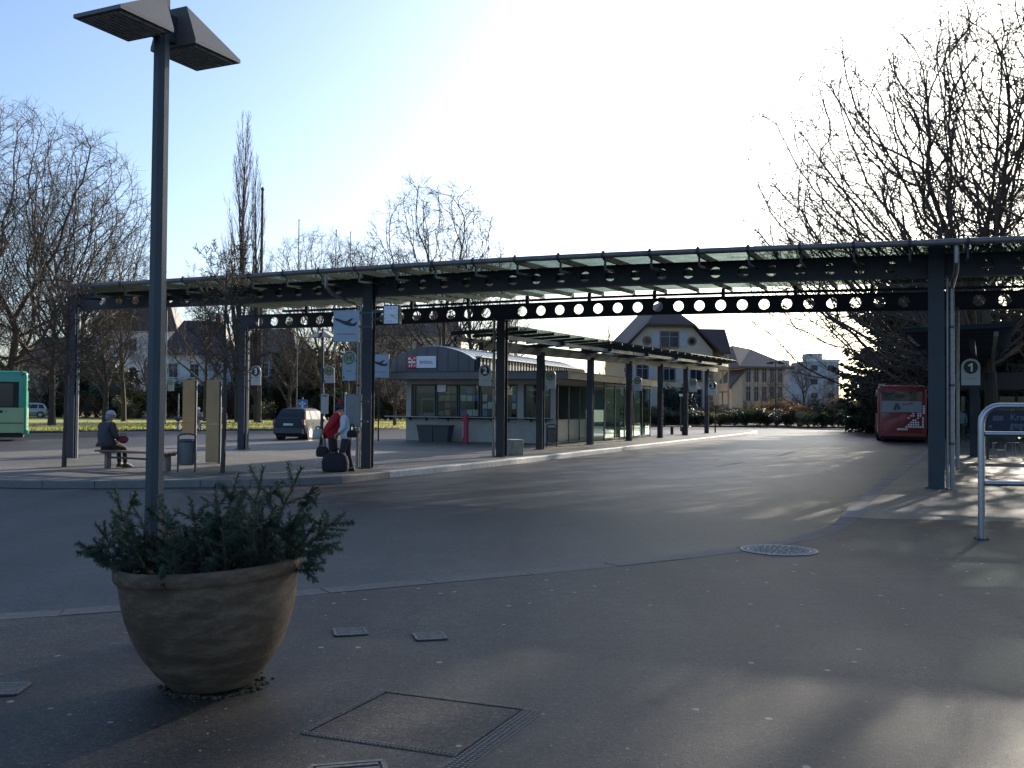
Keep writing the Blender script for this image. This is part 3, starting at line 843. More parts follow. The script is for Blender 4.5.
for y in (8.2, 10.8): b.box(GX - 1.0, GX - .55, y, y + 1.5, .42, .47); b.box(GX - .95, GX - .88, y + .1, y + .18, 0, .42); b.box(GX - .65, GX - .6, y + 1.3, y + 1.38, 0, .42)
b.build('waiting_bench', M_STEEL2, kio)
# notice boards inside the waiting room
b = MB(); b.box(GX - .10, GX - .06, 9.4, 10.4, 1.15, 2.2); b.build('notice_board', mat('notice_green', (.16, .20, .06), .6, col2=(.26, .28, .12), scale=3), kio)
b = MB(); b.box(GX - .10, GX - .06, 11.0, 12.1, .85, 2.3); b.build('route_map_board', mat('route_map', (.20, .26, .27), .6, col2=(.12, .15, .16), scale=2), kio)
b = MB(); b.box(5.2, 6.6, 6.3, 6.34, .0, 2.6); b.build('rear_panel', mat('grey_green_partition', (.15, .18, .17), .6), kio)

# ---------------------------------------------------------------- objects standing around the kiosk
M_TROUGH = mat('dark_grey_plastic', (.055, .06, .062), .6, var=.15)
t = thing('grit_box', 'dark grey wide bin standing under the kiosk counter, left of the red post', 'bin', D(435.5, 45.4), ROT)
for s in (-1, 1):
    b = MB()
    x0, x1 = (-.80, -.01) if s < 0 else (.01, .80)
    b.loft([[(x0 + (.1 if s < 0 else .02), -.22, 0), (x1 - (.02 if s < 0 else .1), -.22, 0), (x1 - (.02 if s < 0 else .1), .22, 0), (x0 + (.1 if s < 0 else .02), .22, 0)], [(x0, -.30, .70), (x1, -.30, .70), (x1, .30, .70), (x0, .30, .70)]])
    b.build('tub', M_TROUGH, t)
b = MB(); b.bbox(-.83, .83, -.33, .33, .70, .76, .015); b.build('lid', M_TROUGH, t)
t = thing('price_post', 'slim dark red advertising post with white lettering before the kiosk counter', 'post', D(465.5, 42.8), ROT)
b = MB(); b.bbox(-.12, .12, -.09, .09, .03, 1.28, .012); b.build('post_body', mat('post_red', (.30, .02, .045), .4), t)
b = MB(); b.box(-.17, .17, -.14, .14, 0, .03); b.build('base_plate', M_STEEL2, t)
b = MB()
for i in range(9): b.box(-.135, -.121, -.05, .03, .30 + i * .085, .35 + i * .085)
for i in range(8): b.box(-.09, -.05, -.096, -.0905, .30 + i * .085, .345 + i * .085)
b.build('white_markings', M_INKW, t)
def cbox(px, py, label, w, d, h, rz):
    t = thing('concrete_planter', label, 'planter', G(px, py), rz)
    b = MB(); b.bbox(-w/2, w/2, -d/2, d/2, 0, h, .02); b.build('concrete_body', M_CONC, t)
    b = MB(); b.bbox(-w/2 - .015, w/2 + .015, -d/2 - .015, d/2 + .015, h, h + .04, .01); b.build('rim', mat('pale_concrete_rim', (.48, .46, .40), .8), t)
cbox(514, 455, 'low square concrete block with a pale rim beside the column with sign 2', .46, .46, .48, R(38))
# litter bins
def litter_bin(loc, label, body, rz=0):
    t = thing('litter_bin', label, 'litter bin', loc, rz, 'litter bins on the island')
    b = MB()
    b.lathe([(.0, .16), (.14, .16), (.165, .18), (.175, .70), (.165, .72), (.16, .70), (.0, .70)], 24); b.build('bin_body', body, t, smooth=True)
    b = MB()
    for a in range(16):
        th = 2 * math.pi * a / 16; b.box(.176 * math.cos(th) - .004, .176 * math.cos(th) + .004, .176 * math.sin(th) - .004, .176 * math.sin(th) + .004, .2, .68)
    b.build('ribs', body, t)
    for s in (-1, 1):
        b = MB(); b.box(s * .20 - .02, s * .20 + .02, -.02, .02, 0, .86); b.build('leg', M_STEEL2, t)
    b = MB()
    pts = [(.20 * math.cos(math.pi * i / 8), 0, .84 + .06 * math.sin(math.pi * i / 8)) for i in range(9)]
    b.tube(pts, .022, 8)
    b.lathe([(.185, .705), (.195, .74), (.19, .77), (.175, .75)], 24); b.build('hood', M_STEEL2, t, smooth=True)
    b = MB(); b.lathe([(.188, .72), (.196, .75), (.18, .775)], 24); b.build('bag_edge', mat('blue_bin_bag', (.07, .12, .20), .5), t, smooth=True)
    return t
litter_bin(G(186.5, 472), 'round grey litter bin on two legs beside the tan boards', mat('bin_grey', (.115, .12, .115), .5, .3, var=.2), .05)
litter_bin(G(551.5, 446.5), 'round brownish litter bin by the column with the yellow H sign near the kiosk', mat('bin_brown', (.13, .115, .09), .6, .2, var=.2), .2)
# ---------------------------------------------------------------- signs, clock, lamps
def arch(w, h, n=14):
    r = w / 2
    pts = [(-r, 0), (r, 0)]
    for i in range(n + 1):
        a = math.pi * i / n; pts.append((r * math.cos(a), h - r * .92 + r * .92 * math.sin(a)))
    return pts
def disc(b, cx, cz, r0, r1, y0, y1, n=28):
    if r0 <= 0:
        b.prism([(cx + r1 * math.cos(2*math.pi*i/n), cz + r1 * math.sin(2*math.pi*i/n)) for i in range(n)], 'y', y0, y1)
    else:
        vs = []
        for y in (y0, y1):
            for r in (r0, r1):
                for i in range(n):
                    t = 2 * math.pi * i / n; vs.append((cx + r * math.cos(t), y, cz + r * math.sin(t)))
        fs = []
        for i in range(n):
            k = (i + 1) % n
            fs += [(i, k, n+k, n+i), (2*n+i, 3*n+i, 3*n+k, 2*n+k), (n+i, n+k, 3*n+k, 3*n+i), (k, i, 2*n+i, 2*n+k)]
        b.add(vs, fs)
def stop_sign(loc, label, digit=None, w=.43, h=.70, rz=ROT, arm=-1, plate=M_WHITEP, group=None, dark_ring=True, armlen=.16):
    """arched plate; loc is the middle of its lower edge; arm: side of the clamp (-1 left, 1 right, 0 none)"""
    t = thing('stop_sign', label, 'sign', loc, rz, group)
    b = MB(); b.prism(arch(w, h), 'y', -.012, .012); b.build('plate', plate, t)
    cz = h - w * .50
    for side in ((-1, 1)):
        e = .0135 * side
        y0, y1 = sorted((e, e + .003 * side)); z0, z1 = sorted((e + .0035 * side, e + .006 * side))
        rot = (R(90), 0, 0) if side < 0 else (R(90), 0, R(180))
        if digit:
            b = MB(); disc(b, 0, cz, 0, w * .38, y0, y1); b.build('disc', M_INK, t)
            if digit == '1':
                q = w * .24; b = MB(); b.prism([(-q*.02, -q), (q*.42, -q), (q*.42, q), (q*.05, q), (-q*.55, q*.55), (-q*.55, q*.12), (-q*.02, q*.42)], 'y', *sorted((e + .0035 * side, e + .007 * side)))
                if side > 0: b.v = [(-x, y, z) for x, y, z in b.v]
                b.v = [(x, y, z + cz) for x, y, z in b.v]; b.build('digit', M_INKW, t)
            else:
                me = text_mesh(digit, w * .68, .001, M_INKW, bold=.012)
                inst('digit', me, t, (0, e + .006 * side, cz), rot)
            b = MB(); b.box(-w * .22, w * .22, y0, y1, h * .245, h * .255); b.build('text_line', M_INK, t)
        else:
            b = MB(); disc(b, 0, cz, 0, w * .40, y0, y1); b.build('disc', M_YELINK, t)
            b = MB(); disc(b, 0, cz, w * .335, w * .41, z0, z1); hw, hh = w * .15, w * .19
            b.box(-hw - .02, -hw + .025, z0, z1, cz - hh, cz + hh); b.box(hw - .025, hw + .02, z0, z1, cz - hh, cz + hh); b.box(-hw + .025, hw - .025, z0, z1, cz - .022, cz + .022)
            b.build('letter_h', M_GREENINK, t)
            b = MB(); b.box(-w * .24, w * .2, y0, y1, h * .31, h * .325); b.box(-w * .42, -w * .34, y0, y1, h * .06, h * .14); b.build('text_line', M_INK, t)
    if arm:
        b = MB()
        for z in (h * .2, h * .62):
            x0, x1 = sorted((arm * w / 2, arm * (w / 2 + armlen))); b.box(x0, x1, -.02, .02, z, z + .04)
        b.build('clamp', M_STEEL2, t)
    return t
def at_u(u, n, z): return W(u, n, z)
G3 = 'numbered and H stop signs'
stop_sign(at_u(-12.40 - .58, NR - .05, 2.28), 'arched white sign with the number 2 in a black disc', '2', arm=1, armlen=.08)
stop_sign(at_u(-22.5 + .58, NR - .08, 2.30), 'arched white sign with the number 3 in a black disc on the left column', '3', arm=-1, armlen=.1)
stop_sign(at_u(.60 + .78, NR - .05, 2.30), 'arched white sign with the number 1 in a black disc on the right', '1', w=.47, h=.72, arm=-1, armlen=.1)
stop_sign(at_u(-13.05 - .57, NF - .10, 2.25), 'large bluish arched H sign beside the sunlit downpipe under the aeroplane sign', None, arm=1, plate=M_BLUEP, w=.40, h=.78, armlen=.1)
stop_sign(at_u(-13.2 + .40, 35.55, 2.30), 'pale arched H sign on the column nearest the concrete block', None, arm=-1, armlen=.06)
stop_sign(at_u(-12.97 + .40, 47.4, 2.45), 'arched H sign between glass waiting room panes', None, arm=-1, armlen=.06)
stop_sign(at_u(-12.73 + .42, 59.2, 2.60), 'small arched H sign near the far end of the island, left of a number sign', None, arm=-1, w=.5, h=.8, armlen=.06)
stop_sign(at_u(-12.62 + .42, 64.8, 2.50), 'small arched number 2 sign on the farthest column of the island', '2', arm=-1, w=.56, h=.86, armlen=.06)
p = D(170.5, 78); stop_sign((p.x, p.y, ZAT(0, 389.5, 78)), 'far grey arched H sign on a thin pole behind the lamp post', None, w=.5, h=.9, rz=0, arm=-1, plate=mat('grey_sign', (.36, .38, .38), .6))
p = D(328.5, 40); stop_sign((p.x, p.y, ZAT(328, 383, 40)), 'small pale arched H sign on the double lamp post above the grey car', None, w=.44, h=.70, rz=0, arm=-1)

# aeroplane signs
PLANE = [(-.42, .14), (-.36, .17), (-.12, .09), (.02, .06), (.16, .15), (.26, .155), (.12, .015), (.26, -.025), (.33, .025), (.385, .03), (.36, -.06), (.28, -.115), (.10, -.10), (-.06, -.05), (-.36, .09)]
def plane_sign(loc, label, w, h, rz, arm):
    t = thing('airport_sign', label, 'sign', loc, rz)
    b = MB(); b.bbox(-w/2, w/2, -.03, .03, 0, h, .006); b.build('panel', M_BLUEP, t)
    b = MB(); s = w / .90; b.prism([(x * s, h * .60 + z * s) for x, z in PLANE], 'y', -.036, -.031); b.build('aeroplane_symbol', M_INK, t)
    b = MB(); b.box(-w * .36, w * .36, -.035, -.031, h * .225, h * .25); b.build('red_line', M_REDINK, t)
    b = MB(); b.box(-w/2 - .012, w/2 + .012, -.034, .034, h, h + .012); b.box(-w/2 - .012, w/2 + .012, -.034, .034, -.012, 0); b.build('edge_trim', M_GALV, t)
    b = MB()
    if arm == 'side':
        for z in (h * .45, h * .9): b.box(w/2 + .0, w/2 + .30, -.02, .02, z, z + .045)
        b.box(w/2 + .28, w/2 + .32, -.03, .03, h * .40, h * .98)
    else:
        b.tube([(-.03, .05, h), (-.03, .05, arm)], .035, 8); 
    b.build('mounting', M_STEEL2 if arm == 'side' else mat('brown_pole', (.06, .045, .04), .6), t)
    return t
p = D(345.5, 23.4); plane_sign((p.x, p.y, ZAT(345, 341.5, 23.4)), 'large square pale blue sign with an aeroplane taking off, left of the clock', .62, .72, R(-8), 'side')
p = D(379, 45.5); plane_sign((p.x, p.y, ZAT(379, 377.5, 45.5)), 'smaller aeroplane sign on its own brown pole left of the kiosk', .90, 1.05, R(-6), -2.95)

# clock on the column
CZ = ZAT(391, 325, 23.6)
p = D(391.3, 23.6); ck = thing('station_clock', 'square white clock on the column showing about twenty past three', 'clock', (p.x, p.y, CZ), R(-14))
b = MB(); b.bbox(-.20, .20, -.09, .09, 0, .47, .012); b.build('case', M_STEEL2, ck)
b = MB(); b.box(-.175, .175, -.0945, -.0905, .03, .44); b.build('dial', mat('clock_dial', (.72, .73, .75), .4, var=.03), ck)
b = MB()
for i in range(12):
    a = math.pi * 2 * i / 12; r0, r1 = (.125, .165) if i % 3 == 0 else (.14, .165)
    s = 1 / max(abs(math.cos(a)), abs(math.sin(a))); s = min(s, 1.12)
    b.beam((math.sin(a) * r0 * s, -.097, .235 + math.cos(a) * r0 * s * 1.05), (math.sin(a) * r1 * s, -.097, .235 + math.cos(a) * r1 * s * 1.05), .004, .024, up=(0, 1, 0))
b.build('hour_marks', M_INK, ck)
for nm, an, ln_, wd in (('hour_hand', 102, .10, .034), ('minute_hand', 124, .15, .024)):
    a = R(an); b = MB(); b.beam((-math.sin(a) * .02, -.100, .235 - math.cos(a) * .02), (math.sin(a) * ln_, -.100, .235 + math.cos(a) * ln_), .004, wd, up=(0, 1, 0)); b.build(nm, M_INK, ck)
b = MB(); b.box(-.52, -.20, -.03, .03, .30, .36); b.box(-.52, -.20, -.03, .03, .12, .18); b.build('bracket', M_STEEL2, ck)

# information display case on the column, timetable box on the lamp pole
p = D(353.8, 24.3); vt = thing('timetable_case', 'grey display case mounted beside the column behind the two standing people', 'display case', (p.x, p.y, ZAT(353, 427, 24.3)), R(-8))
b = MB(); b.bbox(-.19, .19, -.05, .05, 0, .80, .01); b.build('case', mat('case_grey', (.14, .15, .16), .5), vt)
b = MB(); b.box(-.165, .165, -.054, -.0505, .05, .76); b.build('glazed_front', mat('case_front', (.17, .18, .19), .15, var=.2, scale=3), vt)
b = MB(); b.box(-.215, -.19, -.055, .055, -.02, .84); b.build('bright_edge', mat('case_edge', (.55, .58, .60), .4), vt)
b = MB(); b.box(.19, .36, -.02, .02, .60, .64); b.box(.19, .36, -.02, .02, .12, .16); b.build('mounting', M_STEEL2, vt)

# pole lamps: slim square-section pole with two wedge shaped heads
M_LPOLE = mat('blue_grey_lamp_paint', (.032, .045, .055), .5, var=.12, scale=2)
M_LHEAD = mat('grey_lamp_paint', (.12, .117, .117), .55, var=.1, scale=4)
M_LGLASS = mat('lamp_prism_glass', (.30, .30, .29), .25, var=.3, scale=14, spec=.6)
def lamp(loc, label, rz, hb=4.05, mpole=M_LPOLE, mhead=M_LHEAD, r=.058):
    t = thing('street_lamp', label, 'street lamp', loc, rz)
    b = MB(); n = 8
    b.tube([(0, 0, 0), (0, 0, .9)], r * 1.12, n); b.tube([(0, 0, .9), (0, 0, hb + .34)], [r * 1.08, r * .92], n)
    b.build('pole', mpole, t)
    b = MB(); b.box(-.075, .075, -.075, .075, 0, .012); b.build('base_plate', M_STEEL2, t)
    for s in (-1, 1):
        y0, y1 = .10 * s, .55 * s
        b = MB(); w0, w1, hh = .205, .12, .265
        vs = [(-w0, y0, 0), (w0, y0, 0), (w0, y1, 0), (-w0, y1, 0), (-w1, y0, hh), (w1, y0, hh), (-w0, y1, .025), (w0, y1, .025), (-w0, y0, .025), (w0, y0, .025)]
        b.add(vs, [(0, 1, 9, 5, 4, 8), (1, 2, 7, 9), (2, 3, 6, 7), (3, 0, 8, 6), (9, 7, 5), (8, 4, 6), (4, 5, 7, 6), (3, 2, 1, 0)])
        hd = b.build('lamp_head', mhead, t)
        b = MB(); b.box(-w0 + .03, w0 - .03, min(y0, y1) + .03, max(y0, y1) - .03, -.004, .0); b.build('diffuser', M_LGLASS, hd)
        b = MB()
        for k in range(9):
            x = -w0 + .045 + k * (2 * w0 - .09) / 8
            b.box(x - .006, x + .006, min(y0, y1) + .04, max(y0, y1) - .04, -.010, -.004)
        b.build('lens_ribs', M_LGLASS, hd)
    b = MB(); b.box(-.035, .035, -.12, .12, .02 + hb, hb + .2)
    b.build('arm', mpole, t)
    for ch in t.children:
        if ch.name.startswith('lamp_head'): ch.location = (0, 0, hb)
    return t
lp = Vector((-2.392, 6.72, 0))
lamp(lp, 'tall dark double headed lamp post rising behind the plant pot', R(-25.5))
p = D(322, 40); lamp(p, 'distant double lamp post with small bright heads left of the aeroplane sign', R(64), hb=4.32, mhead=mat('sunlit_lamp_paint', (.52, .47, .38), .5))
p = D(324.7, 39.8); tt = thing('timetable_box', 'small white timetable box clamped to the distant lamp post', 'timetable box', (p.x, p.y, ZAT(325, 414, 39.8)), 0)
b = MB(); b.bbox(-.145, .145, -.03, .03, 0, .80, .01); b.build('case', M_WHITEP, tt)
b = MB(); b.box(-.10, .10, -.036, -.031, .70, .74); b.build('heading', M_INK, tt)
b = MB(); b.box(-.13, -.08, .03, .12, .3, .36); b.build('clamp', M_STEEL2, tt)
# masts and a tall street light far behind
def mast(px, top, d, r, label, m=M_GUTTER):
    p = D(px, d, ZR + .1); h = ZAT(px, top, d) - p.z
    t = thing('flag_mast', label, 'mast', p, 0)
    b = MB(); b.tube([(0, 0, 0), (0, 0, h)], [r, r * .7], 8); b.build('pole', m, t, smooth=True)
    b = MB(); b.cyl((0, 0), r * 2.2, 0, .15, 10); b.sphere((0, 0, h), r * 1.1, 8, 6); b.build('fittings', M_STEEL2, t)
mast(259.5, 189, 92, .17, 'thick brown mast standing right beside the poplar', mat('rusty_mast', (.10, .07, .06), .7))
mast(296.5, 220, 75, .055, 'thin lone mast between the poplar and the middle trees')
mast(334, 230, 80, .05, 'thin mast in front of the middle trees, left of two')
mast(348.5, 232, 80, .05, 'thin mast in front of the middle trees, right of two')
mast(165.5, 310, 78, .055, 'pale thin pole carrying the far grey H sign', M_GALV)
mast(611, 372, 100, .06, 'dark pole before the yellow house', M_STEEL2) if False else None
p = D(775.5, 97, ZR + .1); t = thing('street_light', 'tall dark street light in front of the second house', 'street lamp', p, 0)
b = MB(); b.tube([(0, 0, 0), (0, 0, 6.2)], [.07, .045], 8); b.build('pole', M_STEEL2, t)
b = MB(); b.box(-.55, .55, -.06, .06, 6.2, 6.28); b.build('arm', M_STEEL2, t)
for s in (-1, 1):
    b = MB(); b.bbox(s * .55 - .3, s * .55 + .3, -.12, .12, 6.05, 6.2, .02); b.build('lamp_head', M_STEEL2, t)
p = D(697.3 + 18, 66); t = thing('post_sign', 'thin dark post with a small flat top at the tip of the island', 'post', D(715.3, 67), 0)
b = MB(); b.tube([(0, 0, 0), (0, 0, 1.75)], .05, 8); b.build('pole', M_STEEL2, t)
b = MB(); b.box(-.25, .25, -.03, .03, 1.72, 1.80); b.build('top_bar', M_STEEL2, t)
# blue round traffic sign behind the grey car
p = D(302.5, 62); t = thing('traffic_sign', 'small blue traffic sign on a grey post behind the grey car', 'traffic sign', p, 0)
b = MB(); b.tube([(0, 0, 0), (0, 0, 2.1)], .04, 8); b.build('post', M_GALV, t)
b = MB(); b.box(-.30, .30, -.045, -.03, 1.35, 1.95); b.build('plate', mat('traffic_blue', (.05, .14, .30), .4), t)
b = MB(); b.box(-.05, .05, -.05, -.046, 1.45, 1.85); b.box(-.2, .2, -.05, -.046, 1.66, 1.74); b.build('symbol', M_INKW, t)
# white square stop sign beside the red bus
p = D(881.5, 56); t = thing('bus_stop_plate', 'small whitish square plate on a pole left of the red bus roof', 'sign', p, 0)
b = MB(); b.tube([(0, 0, 0), (0, 0, 3.1)], .035, 8); b.build('pole', M_STEEL2, t)
b = MB(); b.box(-.18, .18, -.05, -.03, 2.72, 3.08); b.build('plate', mat('greenish_white_plate', (.50, .56, .50), .5), t)

# tan information boards: tall double-hinged panels with dark posts
def tan_board(px, y0, label, d, w, top=380):
    p = D(px, d); z1 = ZAT(px, top, d)
    t = thing('information_stele', label, 'information board', p, R(-4))
    b = MB(); b.box(-w/2, w/2, -.03, .03, y0, z1 * .47); b.box(-w/2, w/2, -.03, .03, z1 * .47 + .008, z1); b.build('board', M_TAN, t)
    b = MB(); b.box(w/2 + .002, w/2 + .05, -.02, .03, 0, z1 - .02); b.build('post', M_STEEL2, t)
    b = MB(); b.box(w/2 - .03, w/2 + .08, -.06, .08, 0, .015); b.build('foot', M_STEEL2, t)
tan_board(189.0, .75, 'tall tan board behind the litter bin, left of the pair', 28.2, .35)
tan_board(213.0, .02, 'tall tan board reaching the ground, right of the pair beside the sapling', 27.2, .36)
# ---------------------------------------------------------------- vehicles
def rrect(hw, z0, z1, r, n=4):
    pts = []
    for cx, cz, a0 in ((hw - r, z1 - r, 0), (-hw + r, z1 - r, 90), (-hw + r, z0 + r, 180), (hw - r, z0 + r, 270)):
        for i in range(n + 1):
            a = R(a0 + 90 * i / n); pts.append((cx + r * math.cos(a), cz + r * math.sin(a)))
    return pts
def wheel(parent, x, y, rad, w, side, rimm):
    wp = MB()
    wp.tube([(x - w/2, y, rad), (x - w/2 + .02, y, rad), (x + w/2 - .02, y, rad), (x + w/2, y, rad)], [rad - .03, rad, rad, rad - .03], 24)
    wo = wp.build('wheel', M_BLACK, parent, smooth=True)
    b = MB(); fx = x + side * (w/2 + .004); rr = rad * .66
    b.tube([(fx - side * .02, y, rad), (fx, y, rad)], [rr, rr * .96], 20)
    b.build('rim', rimm, wo)
    b = MB()
    for i in range(5):
        a = 2 * math.pi * (i + .5) / 5
        c = (fx + side * .003, y + rr * .56 * math.cos(a), rad + rr * .56 * math.sin(a))
        b.tube([(c[0] - .004, c[1], c[2]), (c[0] + .004, c[1], c[2])], rr * .24, 8)
    b.build('rim_openings', M_BLACK, wo)
M_RIM = mat('alloy_rim', (.62, .62, .63), .3, .8)
M_RED_L = mat('red_tail_lamp', (.30, .02, .02), .25)
M_CLEAR_L = mat('clear_lamp', (.6, .6, .58), .2)
M_PLATEW = mat('number_plate', (.60, .60, .57), .5)

def make_bus(name, label, loc, rz, body, lower, L=11.8, Hh=3.12, style='red'):
    t = thing(name, label, 'bus', loc, rz)
    hw = 1.27
    def ring(y, i, z0=.34, z1=Hh):
        return [(x, y, z) for x, z in rrect(hw - i, z0 + i * .5, z1 - i, .20)]
    b = MB(); b.loft([ring(0, .10), ring(.03, .045), ring(.10, .01), ring(.3, 0), ring(L - .4, 0), ring(L - .1, .02), ring(L, .10)])
    bo = b.build('body', [body], t, smooth=True)
    if lower:
        b = MB()
        for s in (-1, 1): b.box(*sorted((s * (hw + .004), s * (hw + .012))), .12, L - .12, .38, 1.52)
        b.box(-hw + .2, hw - .2, -.012, -.004, .45, 1.5); b.build('lower_panel', lower, t)
    # side windows
    for s in (-1, 1):
        n = 7; y0 = .55
        for i in range(n):
            w = (L - 1.2) / n
            a = y0 + i * w
            b = MB(); b.box(*sorted((s * (hw + .003), s * (hw + .016))), a + .035, a + w - .035, 1.58, 2.62); b.build('side_window', M_GLASSD, t)
        b = MB(); b.box(*sorted((s * (hw + .002), s * (hw + .010))), .35, L - .4, 1.52, 2.70); b.build('window_band', M_BLACK, t)
        b = MB(); b.box(*sorted((s * (hw + .005), s * (hw + .018))), .15, L - .15, .80, .84); b.build('rub_strip', M_BLACK, t)
        for y in (2.9, 8.9):
            b = MB(); b.tube([(s * (hw - .06), y, .52), (s * (hw + .02), y, .52)], .60, 24); b.build('wheel_arch', M_BLACK, t)
            wheel(t, s * (hw - .10), y, .50, .28, s, M_GALV)
    b = MB(); b.box(-hw + .12, hw - .12, .15, L - .3, .16, .36); b.build('underbody', M_BLACK, t)
    # rear end
    b = MB(); b.box(-1.02, 1.02, -.016, -.004, 2.30, 2.78); b.build('rear_window', M_GLASSD, t)
    b = MB(); b.box(-.38, .12, -.022, -.017, 2.44, 2.66); b.build('rear_display', mat('unlit_display', (.05, .055, .055), .4), t)
    for s in (-1, 1):
        for z in (.62, .84, 1.02):
            b = MB(); b.tube([(s * 1.04, -.02, z), (s * 1.04, .03, z)], .075, 14); b.build('tail_light', M_RED_L, t)
    b = MB(); b.box(-.27, .27, -.026, -.014, .66, .77); b.build('number_plate', M_PLATEW, t)
    b = MB(); b.box(-hw + .05, hw - .05, -.05, .2, .32, .50); b.build('rear_bumper', body, t)
    b = MB(); b.bbox(-.9, .9, 2.0, 5.2, Hh - .02, Hh + .16, .05); b.build('roof_unit', body, t)
    return t
redb = make_bus('city_bus', 'red city bus seen from behind with a white dotted pattern and a pale rear advert', D(902.3, 55.2, ZR), -R(19.3), mat('bus_red', (.25, .011, .018), .32, 0, var=.08, scale=1.5, coat=.4), None)
b = MB(); b.box(-1.05, 1.00, -.020, -.005, 1.66, 2.27); ad = b.build('rear_advert', mat('advert_pale', (.30, .34, .37), .4), redb)
b = MB(); b.prism([(-.48, 1.76), (-.30, 1.76), (-.26, 2.10), (-.34, 2.14)], 'y', -.026, -.021); b.prism([(-.24, 1.78), (-.06, 1.80), (-.20, 2.16), (-.28, 2.12)], 'y', -.026, -.021); b.build('dark_emblem', mat('advert_dark', (.06, .07, .10), .5), ad)
b = MB()
x = -.02
for w, z in ((.08, 2.02), (.05, 2.05), (.10, 2.03), (.07, 2.06), (.11, 2.08), (.06, 2.10)):
    b.prism([(x, z), (x + w, z + .02), (x + w + .02, z + .11), (x + .03, z + .09)], 'y', -.026, -.021); x += w + .02
b.build('red_script', M_REDINK, ad)
# dotted ornament at the lower right of the rear and round the corner
b = MB()
dots = ["...X.XX.", "..XX.XX.", ".X...X.X", "...XX..X", "..XXXX.X", ".XXXXX.X", "XXXXXXXX"]
for r, row in enumerate(dots):
    for c, ch in enumerate(row):
        if ch == 'X':
            x = .20 + c * .122; z = 1.58 - r * .122
            b.tube([(x, -.030, z), (x, -.006, z)], .055, 8)
            if False: b.box(x, x + .118, -.024, -.006, z - .02, z + .02)
for z in (1.62, 1.74, 1.86, 1.98): b.tube([(1.10, -.03, z), (1.10, .0, z)], .06, 8)
b.build('dot_pattern', M_INKW, redb)
g = make_bus('city_bus', 'green city bus entering at the left edge, teal above and pale green below', D(27.8, 47.0, ZR), R(114.5), mat('bus_teal', (.03, .31, .19), .32, 0, var=.06, scale=1.5, coat=.4), mat('bus_pale_green', (.34, .45, .22), .4, var=.08, scale=1.2), Hh=3.2, style='green')
b = MB()
for x0, w in ((.85, .02), (1.0, .16), (1.2, .10), (1.36, .13), (1.52, .12), (1.70, .02)):
    b.box(-1.27 - .022, -1.27 - .013, x0, x0 + w, 1.28, 1.40)
b.build('side_lettering', M_INK, g)

